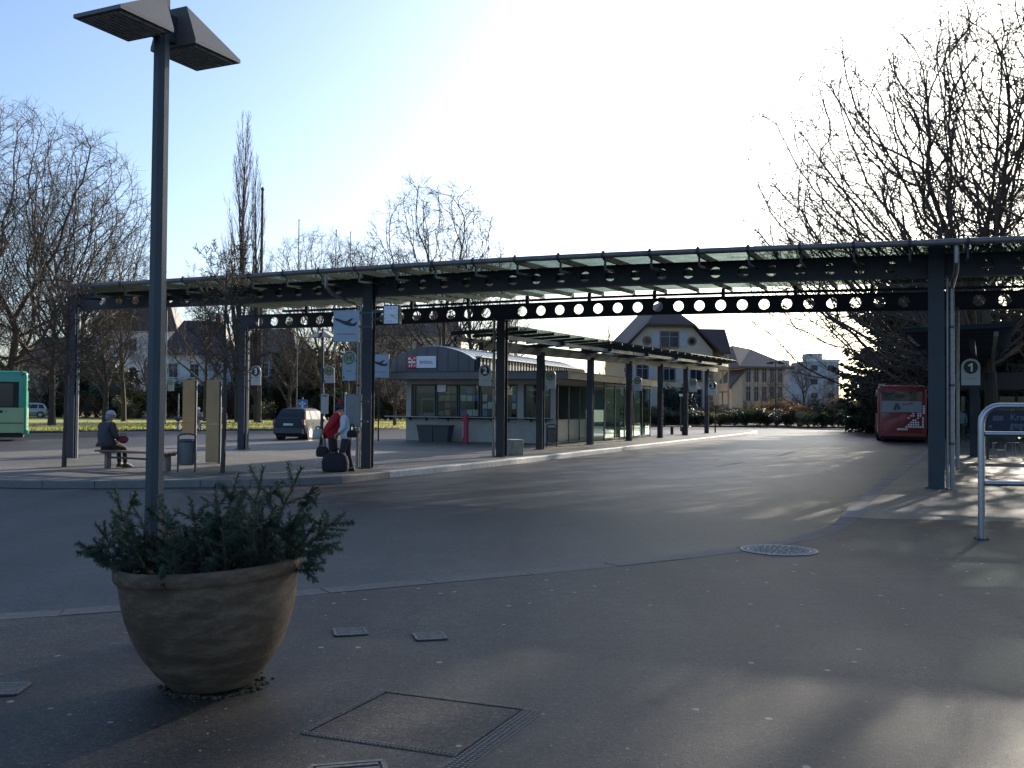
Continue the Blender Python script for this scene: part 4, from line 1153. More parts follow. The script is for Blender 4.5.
# ---------------------------------------------------------------- cars
def rr2(hw, y0, y1, z, r, n=4, squash=1.0):
    pts = []
    for cx, cy, a0 in ((hw - r, y1 - r, 0), (-hw + r, y1 - r, 90), (-hw + r, y0 + r, 180), (hw - r, y0 + r, 270)):
        for i in range(n + 1):
            a = R(a0 + 90 * i / n); pts.append((cx + r * math.cos(a), cy + r * math.sin(a), z))
    return pts
def make_car(name, label, loc, rz, paint, L=4.15, tall=1.62):
    t = thing(name, label, 'car', loc, rz)
    k = tall / 1.62
    b = MB()
    def cs(y, hw, zb, zt, shoulder=.9):
        return [(hw * .90, y, zb), (hw, y, zb + .14), (hw, y, zb + (zt - zb) * .62), (hw * .965, y, zt - .03), (hw * .90, y, zt),
                (-hw * .90, y, zt), (-hw * .965, y, zt - .03), (-hw, y, zb + (zt - zb) * .62), (-hw, y, zb + .14), (-hw * .90, y, zb)]
    b.loft([cs(0, .72, .36, .66), cs(.03, .80, .30, .90), cs(.12, .845, .24, .98 * k), cs(.6, .86, .22, 1.0 * k), cs(1.8, .865, .21, 1.0 * k), cs(2.9, .86, .21, .99 * k), cs(3.25, .85, .22, .95 * k), cs(L - .35, .80, .24, .80), cs(L - .06, .70, .28, .66), cs(L, .60, .34, .56)])
    body = b.build('body', paint, t, smooth=True)
    zs = [.96 * k, 1.22 * k, 1.46 * k, 1.56 * k, 1.61 * k]
    rg = [(.815, .10, 3.30), (.755, .24, 2.86), (.685, .42, 2.44), (.61, .58, 2.20), (.42, .90, 1.90)]
    b = MB(); b.loft([rr2(h, y0, y1, z, .22) for (h, y0, y1), z in zip(rg, zs)]); b.build('roof', paint, t, smooth=True)
    def at(z):
        for i in range(len(zs) - 1):
            if z <= zs[i + 1]:
                f = (z - zs[i]) / (zs[i + 1] - zs[i]); return [a + (c - a) * f for a, c in zip(rg[i], rg[i + 1])]
    za, zb = 1.03 * k, 1.46 * k; A, B = at(za), at(zb); e = .012
    w = MB(); w.add([(-A[0] + .17, A[1] - e, za), (A[0] - .17, A[1] - e, za), (B[0] - .15, B[1] - e, zb), (-B[0] + .15, B[1] - e, zb)], [(0, 1, 2, 3)]); w.build('rear_window', M_GLASSD, t)
    w = MB(); w.add([(-A[0] + .17, A[2] + e, za), (A[0] - .17, A[2] + e, za), (B[0] - .15, B[2] + e, zb), (-B[0] + .15, B[2] + e, zb)], [(0, 1, 2, 3)]); w.build('windscreen', M_CARGLASS, t)
    for s in (-1, 1):
        fr = ((.07, .27), (.31, .60), (.63, .93))
        for f0, f1 in fr:
            w = MB(); n = []
            for f, (Q, z) in ((f0, (A, za)), (f1, (A, za)), (f1, (B, zb)), (f0, (B, zb))):
                n.append((s * (Q[0] + e), Q[1] + (Q[2] - Q[1]) * f, z))
            w.add(n, [(0, 1, 2, 3)]); w.build('side_window', M_CARGLASS, t)
        b = MB(); b.prism([(.02, .78), (.16, .72), (.17, 1.02 * k), (.05, 1.02 * k)], 'x', *sorted((s * .70, s * .858))); b.build('tail_light', M_RED_L, t)
        b = MB(); b.bbox(*sorted((s * .48, s * .72)), L - .16, L - .02, .58, .72, .02); b.build('headlight', M_CLEAR_L, t)
        b = MB(); b.bbox(*sorted((s * .87, s * 1.0)), 2.75, 2.90, .98 * k, 1.12 * k, .03); b.build('mirror', paint, t)
        b = MB(); b.box(*sorted((s * .868, s * .882)), 1.15, 1.3, .83, .86); b.box(*sorted((s * .868, s * .882)), 2.1, 2.25, .83, .86); b.build('door_handle', M_BLACK, t)
        b = MB(); b.box(*sorted((s * .864, s * .872)), .8, 3.0, .50, .55); b.build('rub_strip', M_BLACK, t)
        for y in (.78, 3.36):
            b = MB(); b.tube([(s * .60, y, .34), (s * .868, y, .34)], .37, 20); b.build('wheel_arch', M_BLACK, t)
            wheel(t, s * .775, y, .31, .20, s, M_RIM)
    b = MB(); b.bbox(-.80, .80, -.05, .14, .30, .60, .04); b.build('rear_bumper', mat('dark_bumper', (.045, .05, .055), .5), t)
    b = MB(); b.box(-.26, .26, -.010, .006, .72, .83); b.build('number_plate', M_PLATEW, t)
    b = MB(); b.box(-.7, .7, .3, L - .3, .14, .24); b.build('underbody', M_BLACK, t)
    return t
H_ = R(12)
cr = D(303.2, 50.2, ZR); cr = cr - Vector((math.cos(H_), -math.sin(H_), 0)) * .80
make_car('parked_car', 'grey estate car seen from behind on the street left of the people', cr, -H_, mat('car_grey', (.042, .048, .056), .72, 0.0, var=.05, spec=.12))
p = D(48.5, 112, ZR + .12)
car2 = make_car('parked_car', 'small silver car beyond the grass beside the green bus', p, R(112), mat('car_silver', (.42, .44, .47), .28, .5, var=.05, coat=.5))
p = D(143.5, 116, ZR + .12)
make_car('parked_car', 'whitish car half hidden by bushes beyond the grass, left of the lamp post', p, R(104), mat('car_white', (.55, .56, .56), .3, .1, var=.05, coat=.5))

# ---------------------------------------------------------------- street furniture
# bench with the seated person
BA, BB = G(101, 467.5), G(171, 471.5)
bd = (BB - BA); bl = bd.length; brz = math.atan2(bd.y, bd.x)
bn = thing('park_bench', 'backless wooden bench with the seated person on the island', 'bench', (BA + BB) / 2, brz)
for i in range(3):
    b = MB(); y = -.21 + i * .145; b.bbox(-bl/2, bl/2, y, y + .125, .405, .45, .008); b.build('seat_slat', M_WOOD, bn)
for x in (-bl/2 + .25, bl/2 - .12):
    b = MB(); b.bbox(x - .05, x + .05, -.07, .07, 0, .36, .01); b.box(x - .05, x + .05, -.20, .20, .36, .405); b.build('leg', mat('bench_leg', (.17, .14, .12), .7), bn)
b = MB(); b.box(-bl/2 + .30, bl/2 - .2, -.03, .03, .24, .29); b.build('stretcher', M_STEEL2, bn)
# pale bench at the end of the island
p = G(678, 434.5); b2 = thing('park_bench', 'small pale topped bench near the far end of the island', 'bench', p, ROT)
b = MB(); b.bbox(-.75, .75, -.22, .22, .46, .53, .01); b.build('seat', mat('pale_bench_top', (.50, .48, .44), .6), b2)
for x in (-.35, .35):
    b = MB(); b.box(x - .09, x + .09, -.15, .15, 0, .46); b.build('leg', M_STEEL2, b2)
p = D(681, 70); t = thing('bollard_light', 'slim pole with a small white lamp head at the far end of the island', 'light pole', p, 0)
b = MB(); b.tube([(0, 0, 0), (0, 0, 2.55)], .06, 8); b.build('pole', M_STEEL2, t)
b = MB(); b.cyl((0, 0), .13, 2.45, 2.62, 12); b.build('lamp_head', M_INKW, t)
# long bench on the verge with two seated people (built below)
p0 = D(176, 64, ZR + .11); p1 = D(228, 64, ZR + .11)
vb = thing('verge_bench', 'long dark bench far behind the tan boards on the verge', 'bench', (p0 + p1) / 2, 0)
ll = (p1 - p0).length
b = MB(); b.box(-ll/2, ll/2, -.20, .22, .42, .47); b.build('seat', M_WOOD, vb)
b = MB(); b.box(-ll/2, ll/2, -.26, -.22, .62, .86); b.build('backrest', M_WOOD, vb)
for x in (-ll/2 + .2, 0, ll/2 - .2):
    b = MB(); b.box(x - .04, x + .04, -.24, .2, 0, .42); b.box(x - .03, x + .03, -.22, -.2, .42, .86); b.build('leg', M_GALV, vb)
p = D(178.5, 63, ZR + .11); t = thing('thin_post', 'thin pale post beside the long bench on the verge', 'post', p, 0)
b = MB(); b.tube([(0, 0, 0), (0, 0, 2.3)], .04, 8); b.build('pole', M_GALV, t)
b = MB(); b.box(-.12, .12, -.04, .04, .55, .8); b.build('box', M_STEEL2, t)

# stainless guard rail on the right
RA = G(981.5, 539.5)
rl = thing('guard_rail', 'stainless steel tubular guard rail cut by the right edge', 'guard rail', RA, R(-5))
LN = 2.4; HT = 1.665; rc = .22
b = MB()
pts = [(0, 0, 0), (0, 0, HT - rc)] + [(rc - rc * math.cos(R(a)), 0, HT - rc + rc * math.sin(R(a))) for a in (18, 36, 54, 72, 90)] + [(LN - rc, 0, HT)] + [(LN - rc + rc * math.sin(R(a)), 0, HT - rc + rc * math.cos(R(a))) for a in (18, 36, 54, 72, 90)] + [(LN, 0, 0)]
b.tube(pts, .041, 14); b.build('frame_tube', M_STAIN, rl, smooth=True)
for z in (1.315, .70):
    b = MB(); b.tube([(.035, 0, z), (LN - .035, 0, z)], .034, 12); b.build('cross_rail', M_STAIN, rl, smooth=True)
for x in (0, LN):
    b = MB(); b.box(x - .07, x + .07, -.07, .07, 0, .015)
    for sx, sy in ((-1, -1), (1, -1), (1, 1), (-1, 1)): b.cyl((x + sx * .05, sy * .05), .012, .015, .03, 8)
    b.build('foot_plate', M_STEEL2, rl)
# dark blue advertising bench board behind it
p = D(1006, 33); bd_ = thing('advert_board', 'dark blue advertising board with white wording behind the guard rail', 'advertising board', (p.x + .35, p.y, 0), R(-10))
b = MB(); b.bbox(-1.05, 1.6, -.04, .04, .92, 1.60, .01); pb = b.build('panel', mat('board_blue', (.012, .022, .06), .5), bd_)
mt_ = mat('board_lettering', (.16, .22, .36), .5)
for tx, z in (('Kraftvoll', 1.40), ('gegen', 1.15)):
    me = text_mesh(tx, .30, .002, mt_, align='LEFT'); inst('lettering', me, pb, (-.22, -.046, z), (R(90), 0, 0))
b = MB(); b.box(-.75, -.42, -.05, -.042, 1.28, 1.45); b.build('picture', mat('board_picture', (.10, .12, .20), .6), pb)
b = MB(); b.box(-.88, -.78, -.05, -.042, 1.06, 1.14); b.build('pale_mark', mat('board_mark', (.10, .20, .26), .6), pb)
for x in (-.9, .3, 1.45):
    b = MB(); b.box(x - .04, x + .04, -.03, .03, 0, .92); b.box(x - .05, x + .05, -.25, .25, 0, .03); b.build('leg', M_STEEL2, bd_)
# seats on the right platform
for i, (px, dd) in enumerate(((999, 36), (1014, 36.5))):
    p = D(px, dd); t = thing('wire_chair', ['dark chair under the blue board, the one nearer the rail post', 'dark chair under the blue board, the one at the right edge'][i], 'chair', p, R(-20 + 30 * i))
    b = MB(); b.bbox(-.21, .21, -.20, .20, .43, .46, .008); b.build('seat', M_STEEL2, t)
    b = MB(); b.bbox(-.21, .21, .18, .215, .50, .86, .008); b.build('backrest', M_STEEL2, t)
    for sx in (-1, 1):
        for sy in (-1, 1):
            b = MB(); b.tube([(sx * .18, sy * .17, .43), (sx * .21, sy * .2, 0)], .016, 6); b.build('leg', M_GALV, t)
# dark shelter at the far right
p = D(1035, 46); sh = thing('waiting_shelter', 'dark flat roofed shelter in the shade at the far right', 'shelter', p, -R(20))
b = MB(); b.bbox(-3.4, 4.5, -1.6, 1.8, 2.55, 3.35, .04); b.build('roof', mat('shelter_roof_brown', (.05, .042, .036), .7), sh)
for x in (-3.1, -.6, 1.9, 4.2):
    b = MB(); b.box(x - .06, x + .06, 1.4, 1.52, 0, 2.55); b.build('post', M_STEEL2, sh)
b = MB(); b.box(-3.0, 4.2, 1.44, 1.46, .3, 2.3); b.build('rear_pane', M_GLASSW, sh)
b = MB(); b.box(-2.8, 4.0, .9, 1.3, .42, .48); b.box(-2.6, -2.5, 1.0, 1.2, 0, .42); b.box(1, 1.1, 1.0, 1.2, 0, .42); b.box(3.6, 3.7, 1.0, 1.2, 0, .42); b.build('bench', M_WOOD, sh)
# ---------------------------------------------------------------- people
def skin_mesh(name, V, E, root, subs=1):
    """V: {key: ((x,y,z), (rx, ry))}"""
    keys = list(V); me = bpy.data.meshes.new(name)
    me.from_pydata([V[k][0] for k in keys], [(keys.index(a), keys.index(b)) for a, b in E], [])
    ob = bpy.data.objects.new(name, me); COL.objects.link(ob)
    sk = ob.modifiers.new('skin', 'SKIN')
    if not me.skin_vertices: me.skin_vertices.new()
    for i, k in enumerate(keys):
        r = V[k][1]; me.skin_vertices[0].data[i].radius = r if isinstance(r, tuple) else (r, r)
        me.skin_vertices[0].data[i].use_root = (k == root)
    sk.use_smooth_shade = True
    ss = ob.modifiers.new('sub', 'SUBSURF'); ss.levels = subs; ss.render_levels = subs
    dg = bpy.context.evaluated_depsgraph_get(); dg.update()
    out = bpy.data.meshes.new_from_object(ob.evaluated_get(dg)); out.name = name
    bpy.data.objects.remove(ob); bpy.data.meshes.remove(me)
    return out
M_SKIN = mat('skin', (.42, .25, .18), .55, var=.06, scale=20)
def lerp(a, b, t): return tuple(x + (y - x) * t for x, y in zip(a, b))
def make_person(label, loc, rz, J, jacket, trousers, shoe, hair, coat_len=.0, cap=None, group=None, bulk=1.0):
    """J: joints in local metres, facing +y"""
    t = thing('person', label, 'person', loc, rz, group)
    k = bulk
    hd = Vector(J['head']); nk = Vector(J['neck']); up = (hd - nk).normalized(); fw = Vector(J.get('face', (0, 1, 0)))
    fw = (fw - up * fw.dot(up)).normalized(); sd = fw.cross(up)
    V = {'pelvis': (J['pelvis'], (.13, .11)), 'spine': (J['spine'], (.125, .10)), 'chest': (J['chest'], (.145, .105)), 'neck': (J['neck'], .055),
         'jaw': (tuple(nk + up * .085 + fw * .02), (.062, .07)), 'head': (J['head'], (.076, .092)), 'crown': (tuple(hd + up * .085 - fw * .005), (.055, .065))}
    E = [('pelvis', 'spine'), ('spine', 'chest'), ('chest', 'neck'), ('neck', 'jaw'), ('jaw', 'head'), ('head', 'crown')]
    for s in 'LR':
        V.update({'sh' + s: (J['sh' + s], .058), 'el' + s: (J['el' + s], .042), 'wr' + s: (J['wr' + s], .028),
                  'hip' + s: (J['hip' + s], .085), 'kn' + s: (J['kn' + s], .058), 'an' + s: (J['an' + s], .038), 'to' + s: (J['to' + s], .035)})
        E += [('chest', 'sh' + s), ('sh' + s, 'el' + s), ('el' + s, 'wr' + s), ('pelvis', 'hip' + s), ('hip' + s, 'kn' + s), ('kn' + s, 'an' + s), ('an' + s, 'to' + s)]
    me = skin_mesh('body', V, E, 'pelvis')
    b = MB(); b.merge(me)
    # face and hands are welded into the same mesh
    b.tube([hd + fw * .075 + up * .02, hd + fw * .108 - up * .02, hd + fw * .085 - up * .03], [.010, .016, .012], 6)
    for q in (-1, 1):
        b.sphere(tuple(hd + sd * q * .078 - fw * .005), (.012, .02, .028), 8, 6)
        b.sphere(tuple(hd + sd * q * .032 + fw * .080 + up * .018), .011, 8, 6)
    b.tube([hd - sd * .025 + fw * .084 - up * .055, hd + sd * .025 + fw * .084 - up * .055], .007, 6)
    for s in 'LR':
        w = Vector(J['wr' + s]); d = (w - Vector(J['el' + s])).normalized()
        a = d.cross(Vector((0, 0, 1)));
        if a.length < .2: a = d.cross(Vector((0, 1, 0)))
        a.normalize(); c = d.cross(a) * (1 if s == 'L' else -1)
        b.loft([[w + d * e + a * (x * ww) + c * (z * .014) for x, z in ((-1, -1), (1, -1), (1, 1), (-1, 1))] for e, ww in ((-.01, .022), (.03, .036), (.085, .040))])
        for i, ln_ in enumerate((.066, .076, .072, .056)):
            o = w + d * .08 + a * (-.030 + .020 * i)
            b.tube([o, o + d * ln_ * .5 + c * .010, o + d * ln_ * .8 + c * .036, o + d * ln_ * .72 + c * .058], [.0095, .009, .0085, .007], 6)
        o = w + d * .02 - a * .03
        b.tube([o, o - a * .024 + d * .03 + c * .012, o - a * .026 + d * .055 + c * .03], [.012, .010, .008], 6)
    b.build('body', M_SKIN, t, smooth='all')
    # trousers
    V2 = {'pelvis': (J['pelvis'], (.155 * k, .13 * k))}; E2 = []
    V2['waist'] = (lerp(J['pelvis'], J['spine'], .5), (.14 * k, .12 * k)); E2.append(('pelvis', 'waist'))
    for s in 'LR':
        V2.update({'hip' + s: (J['hip' + s], .105 * k), 'th' + s: (lerp(J['hip' + s], J['kn' + s], .5), .092 * k), 'kn' + s: (J['kn' + s], .075), 'an' + s: (lerp(J['kn' + s], J['an' + s], 1.02), .060)})
        E2 += [('pelvis', 'hip' + s), ('hip' + s, 'th' + s), ('th' + s, 'kn' + s), ('kn' + s, 'an' + s)]
    me = skin_mesh('trousers', V2, E2, 'pelvis'); b = MB(); b.merge(me); b.build('trousers', trousers, t, smooth='all')
    # jacket
    V3 = {'hem': (tuple(Vector(J['pelvis']) - (Vector(J['spine']) - Vector(J['pelvis'])).normalized() * coat_len), (.19 * k, .16 * k)), 'pelvis': (J['pelvis'], (.18 * k, .155 * k)), 'spine': (J['spine'], (.175 * k, .145 * k)), 'chest': (J['chest'], (.185 * k, .145 * k)), 'collar': (lerp(J['chest'], J['neck'], .72), (.09, .085))}
    E3 = [('hem', 'pelvis'), ('pelvis', 'spine'), ('spine', 'chest'), ('chest', 'collar')]
    for s in 'LR':
        V3.update({'sh' + s: (J['sh' + s], .082 * k), 'el' + s: (J['el' + s], .064 * k), 'wr' + s: (lerp(J['el' + s], J['wr' + s], .94), .047)})
        E3 += [('chest', 'sh' + s), ('sh' + s, 'el' + s), ('el' + s, 'wr' + s)]
    me = skin_mesh('jacket', V3, E3, 'chest'); b = MB(); b.merge(me); b.build('jacket', jacket, t, smooth='all')
    for s in 'LR':
        an = Vector(J['an' + s]); to = Vector(J['to' + s]); dd = (to - an); dd.z = 0; dd.normalize()
        z = an.z - .085; heel = Vector((an.x, an.y, 0)) - dd * .075
        sdv = Vector((-dd.y, dd.x, 0)); b = MB()
        rings = []
        for e, ww, h in ((0, .030, .07), (.03, .040, .10), (.10, .044, .10), (.17, .048, .065), (.24, .042, .05), (.275, .022, .03)):
            c = heel + dd * e
            rings.append([c + sdv * ww + Vector((0, 0, z)), c + sdv * ww * .9 + Vector((0, 0, z + h * .6)), c + Vector((0, 0, z + h)), c - sdv * ww * .9 + Vector((0, 0, z + h * .6)), c - sdv * ww + Vector((0, 0, z))])
        b.loft(rings); b.build('shoe', shoe, t, smooth='all')
    # hair / cap: shells set outside the skull
    b = MB(); n = 18
    rot = Matrix((sd, fw, up)).transposed().to_4x4(); rot.translation = hd + up * .015 - fw * .012
    q = MB(); q.sphere((0, 0, 0), (.095, .112, .115), n, 10, cut=math.pi * .56)
    b.add([rot @ Vector(v) for v in q.v], q.f)
    q = MB(); q.sphere((0, -.035, -.03), (.085, .085, .115), n, 10); b.add([rot @ Vector(v) for v in q.v], q.f)
    b.build('hair', hair, t, smooth='all')
    if cap:
        b = MB(); q = MB(); q.sphere((0, 0, .012), (.112, .130, .130), n, 8, cut=math.pi * .48)
        q.loft([[(x, .088 + .05 * (1 - (x / .11) ** 2) * f, .03 - .012 * f) for x in (-.085, -.045, 0, .045, .085)] + [(x, .088 + .05 * (1 - (x / .11) ** 2) * f, .02 - .012 * f) for x in (.085, .045, 0, -.045, -.085)] for f in (0.0, .5, 1.0)])
        b.add([rot @ Vector(v) for v in q.v], q.f); b.build('cap', cap, t, smooth='all')
    return t
def standing(lean=0.0, stride=.0, armL=None, armR=None, s=1.0):
    J = dict(pelvis=(0, 0, .93), spine=(0, lean * .35, 1.12), chest=(0, lean * .8, 1.34), neck=(0, lean * 1.15, 1.50), head=(0, lean * 1.5 + .02, 1.64),
             shL=(-.19, lean * .85, 1.41), shR=(.19, lean * .85, 1.41), elL=(-.25, lean * .6 - .03, 1.14), elR=(.25, lean * .6 - .03, 1.14), wrL=(-.24, lean * .6 + .08, .90), wrR=(.24, lean * .6 + .08, .90),
             hipL=(-.095, 0, .90), hipR=(.095, 0, .90), knL=(-.10, stride * .55 + .03, .50), knR=(.10, -stride * .35 + .03, .50), anL=(-.10, stride, .09), anR=(.10, -stride, .09), toL=(-.11, stride + .15, .035), toR=(.11, -stride + .15, .035))
    if armL: J['elL'], J['wrL'] = armL
    if armR: J['elR'], J['wrR'] = armR
    return {k: tuple(c * s for c in v) for k, v in J.items()}
def seated(sh=.45, look=(0, 1, 0)):
    z = sh
    return dict(pelvis=(0, 0, z + .10), spine=(0, -.03, z + .32), chest=(0, .01, z + .54), neck=(0, .06, z + .69), head=(0, .10, z + .83), face=look,
                shL=(-.20, .01, z + .61), shR=(.20, .01, z + .61), elL=(-.25, .08, z + .36), elR=(.25, .08, z + .36), wrL=(-.09, .30, z + .22), wrR=(.10, .30, z + .22),
                hipL=(-.10, .02, z + .09), hipR=(.10, .02, z + .09), knL=(-.12, .42, z + .06), knR=(.13, .42, z + .06), anL=(-.12, .44, .09), anR=(.13, .44, .09), toL=(-.13, .60, .035), toR=(.15, .60, .035))
c = lambda n, col, r=.85: mat(n, col, r, var=.14, scale=16, bump=.25, bscale=30)
M_SHOE = c('dark_shoes', (.02, .018, .018), .6); M_HAIRD = c('dark_hair', (.015, .012, .012), .6); M_HAIRG = c('grey_hair', (.22, .22, .22), .7)
# elderly person on the bench, seen from behind, turned to the right
hp = G(119, 467); bdir = bd.normalized(); 
seat = BA + bdir * ((hp - BA).dot(bdir)); bnorm = Vector((-bdir.y, bdir.x, 0))
pos = seat + bnorm * .02
make_person('person in a dark grey coat and pale cap sitting on the bench, seen from behind', (pos.x, pos.y, 0), brz - R(6), seated(.45), c('coat_charcoal', (.048, .048, .055)), c('trousers_black', (.018, .018, .022)), M_SHOE, M_HAIRG, coat_len=.0, cap=c('cap_white', (.42, .43, .48)), bulk=1.38)
# bag on the lap
hb = pos + Matrix.Rotation(brz - R(22), 3, 'Z') @ Vector((.20, .34, 0))
t = thing('lap_bag', 'dark red bag on the lap of the person sitting on the bench', 'bag', (hb.x, hb.y, .62), brz)
b = MB(); b.sphere((0, 0, .085), (.15, .11, .10), 16, 10); b.build('bag_body', c('bag_maroon', (.14, .02, .035)), t, smooth='all')
b = MB(); b.tube([(-.1, 0, .12), (-.07, 0, .24), (.07, 0, .24), (.1, 0, .12)], .01, 6); b.build('handle', c('bag_maroon', (.14, .02, .035)), t)
# couple beside the column
fr = -R(78)
p = D(332.5, 24.6)
J = standing(lean=.13, stride=.10, armL=((-.26, -.08, 1.16), (-.20, -.24, .93)), armR=((.28, -.06, 1.15), (.25, -.26, .92)), s=.96)
J['face'] = (0, 1, -.25)
make_person('person in a bright red coat and red cap leaning forward beside the dark column', (p.x, p.y, 0), fr, J, c('coat_red', (.40, .012, .022)), c('trousers_dark', (.02, .02, .026)), M_SHOE, M_HAIRD, coat_len=.16, cap=c('cap_red', (.30, .015, .03)), bulk=1.1)
p = D(347.2, 24.4)
J = standing(lean=.05, stride=.12, armR=((.27, .03, 1.16), (.22, .20, 1.0)), armL=((-.26, .03, 1.15), (-.22, .19, 1.0)), s=.93)
make_person('person in a white jacket with black hair standing next to the one in red', (p.x, p.y, 0), fr + R(165), J, c('jacket_white', (.55, .58, .62)), c('trousers_blueblack', (.022, .026, .036)), M_SHOE, M_HAIRD, coat_len=.12, bulk=1.1)
M_BAG = c('bag_black', (.014, .014, .017))
def bag(loc, label, w, d, h, rz, name='travel_bag', m=M_BAG, handle=.18):
    t = thing(name, label, 'bag', loc, rz)
    b = MB(); rings = []
    for z, s in ((0, .82), (.04 * h / .4, .95), (.5 * h, 1.0), (.82 * h, .86), (h, .55)):
        rings.append([(w/2 * s * math.copysign(abs(math.cos(a)) ** .6, math.cos(a)), d/2 * s * math.copysign(abs(math.sin(a)) ** .6, math.sin(a)), z) for a in [2 * math.pi * (i + .5) / 16 for i in range(16)]])
    b.loft(rings); b.build('bag_body', m, t, smooth='all')
    for s in (-1, 1):
        b = MB(); b.tube(spl([(-w * .2, s * d * .22, h * .86), (-w * .14, s * d * .12, h + handle * .8), (0, s * d * .08, h + handle), (w * .14, s * d * .12, h + handle * .8), (w * .2, s * d * .22, h * .86)], 3), .011, 6); b.build('handle', M_BAG, t)
    return t
bag(D(336, 24.2), 'big black travel bag on the ground in front of the person in red', .66, .34, .46, R(-8), handle=.10)
p = D(323.0, 24.5); bag((p.x, p.y, .34), 'black shoulder bag hanging from the hand of the person in red', .34, .16, .26, R(-20), 'shoulder_bag', handle=.30)
p = D(318.3, 24.7); bag((p.x, p.y, .78), 'translucent white carrier bag held by the person in red', .26, .2, .24, 0, 'carrier_bag', mat('carrier_white', (.45, .44, .42), .5), handle=.06)
p = D(352.5, 23.9); bag((p.x, p.y, .84), 'small dark handbag at the elbow of the person in white', .26, .12, .18, R(30), 'handbag', handle=.14)
# pedestrian in pale blue at the right platform
p = D(961.5, 56)
make_person('pedestrian in a pale blue jacket walking on the right platform between the pipes', (p.x, p.y, 0), R(150), standing(lean=.04, stride=.2), c('jacket_pale_blue', (.30, .38, .48)), c('trousers_dark', (.02, .02, .026)), M_SHOE, M_HAIRD, coat_len=.05)
for px, lab, jc, hc_, cp in ((198.5, 'person with a white cap sitting on the far verge bench between the tan boards', (.30, .25, .24), M_HAIRG, (.62, .62, .65)), (222.8, 'person in red sitting on the far verge bench right of the tan boards', (.40, .06, .06), M_HAIRG, (.55, .55, .55))):
    p = D(px, 64, ZR + .11)
    make_person(lab, (p.x, p.y, p.z), R(-170), seated(.47), c('coat_' + ('pinkish' if jc[1] > .1 else 'scarlet'), jc), c('trousers_pale', (.40, .36, .34)), M_SHOE, hc_, cap=c('cap_' + ('bright' if cp[0] > .6 else 'pale'), cp))
# ---------------------------------------------------------------- bare winter trees
class TreeGen:
    def __init__(s, seed, P):
        s.r = random.Random(seed); s.P = P
        s.trunk = MB(); s.crown = MB(); s.top = 0; s.n = 0
    def rv(s):
        while True:
            v = Vector((s.r.uniform(-1, 1), s.r.uniform(-1, 1), s.r.uniform(-1, 1)))
            if .05 < v.length < 1: return v.normalized()
    def ring(s, mb, pts, rs, n):
        vs = []; fs = []; a = None
        for i, p in enumerate(pts):
            d = pts[min(i+1, len(pts)-1)] - pts[max(i-1, 0)]
            d.normalize()
            if a is None: a = d.orthogonal().normalized()
            else:
                a = a - d * a.dot(d)
                a = a.normalized() if a.length > 1e-5 else d.orthogonal().normalized()
            b = d.cross(a)
            for j in range(n):
                t = 2 * math.pi * j / n; vs.append(p + a * (rs[i] * math.cos(t)) + b * (rs[i] * math.sin(t)))
        for i in range(len(pts) - 1):
            for j in range(n):
                k = (j + 1) % n; fs.append((i*n+j, i*n+k, i*n+n+k, i*n+n+j))
        mb.add(vs, fs)
    def grow(s, p, d, L, r, lv):
        P = s.P; lvl = P['lv'][min(lv, len(P['lv']) - 1)]
        ns = lvl.get('seg', 3); pts = [p.copy()]; rs = [r]; dirs = [d.copy()]
        end = lvl.get('end', .35)
        for i in range(ns):
            d = (d + s.rv() * lvl.get('wig', .15) + Vector((0, 0, lvl.get('up', .05)))).normalized()
            p = p + d * (L / ns); pts.append(p.copy()); dirs.append(d.copy())
            rs.append(r * (1 - (1 - end) * (i + 1) / ns))
            s.top = max(s.top, p.z)
        s.n += 1
        s.ring(s.trunk if lv == 0 else s.crown, pts, rs, (8, 6, 4, 3, 3, 3)[min(lv, 5)])
        if lv + 1 >= len(P['lv']): return
        ch = P['lv'][lv + 1]; N = ch['n']
        if lv > 0: N = max(2, int(N * s.r.uniform(.75, 1.25)))
        az = s.r.uniform(0, 6.28)
        for i in range(N):
            t = ch.get('t0', .25) + (1 - ch.get('t0', .25)) * (i + s.r.uniform(.1, .9)) / N
            f = t * ns; k = min(int(f), ns - 1); q = pts[k].lerp(pts[k+1], f - k); dd = dirs[k+1]
            az += 2.4 + s.r.uniform(-.5, .5)
            a = dd.orthogonal().normalized(); b = dd.cross(a)
            perp = a * math.cos(az) + b * math.sin(az)
            ang = R(ch['ang'] + s.r.uniform(-1, 1) * ch.get('da', 12)) * (1.15 - .3 * t)
            nd = (dd * math.cos(ang) + perp * math.sin(ang)).normalized()
            sh = ch.get('shape', .45)
            l2 = ch['len'] * (L if not ch.get('abs') else 1.0) * (1 - sh * t) * s.r.uniform(.75, 1.2)
            rr = (rs[k] + (rs[k+1] - rs[k]) * (f - k)) * ch.get('rad', .5)
            s.grow(q, nd, l2, max(rr, P['rmin']), lv + 1)
def bare_tree(seed, P, r0, trunk, name):
    g = TreeGen(seed, P)
    for st in range(P.get('stems', 1)):
        dirn = Vector((0, 0, 1)) if P.get('stems', 1) == 1 else (Vector((0, 0, 1)) + g.rv() * P.get('splay', .3)).normalized()
        if dirn.z < .5: dirn.z = .6; dirn.normalize()
        if P.get('lean'): dirn = (dirn + Vector(P['lean'])).normalized()
        g.grow(Vector((g.r.uniform(-1, 1) * .02 * (st > 0), g.r.uniform(-1, 1) * .02 * (st > 0), 0)), dirn, trunk, r0, 0)
    k = 1.0 / g.top
    for mb in (g.trunk, g.crown): mb.v = [(x * k, y * k, z * k) for x, y, z in (tuple(q) for q in mb.v)]
    # root flare
    return g.trunk.mesh(name + '_trunk', M_BARK), g.crown.mesh(name + '_crown', M_BARK2), g.n
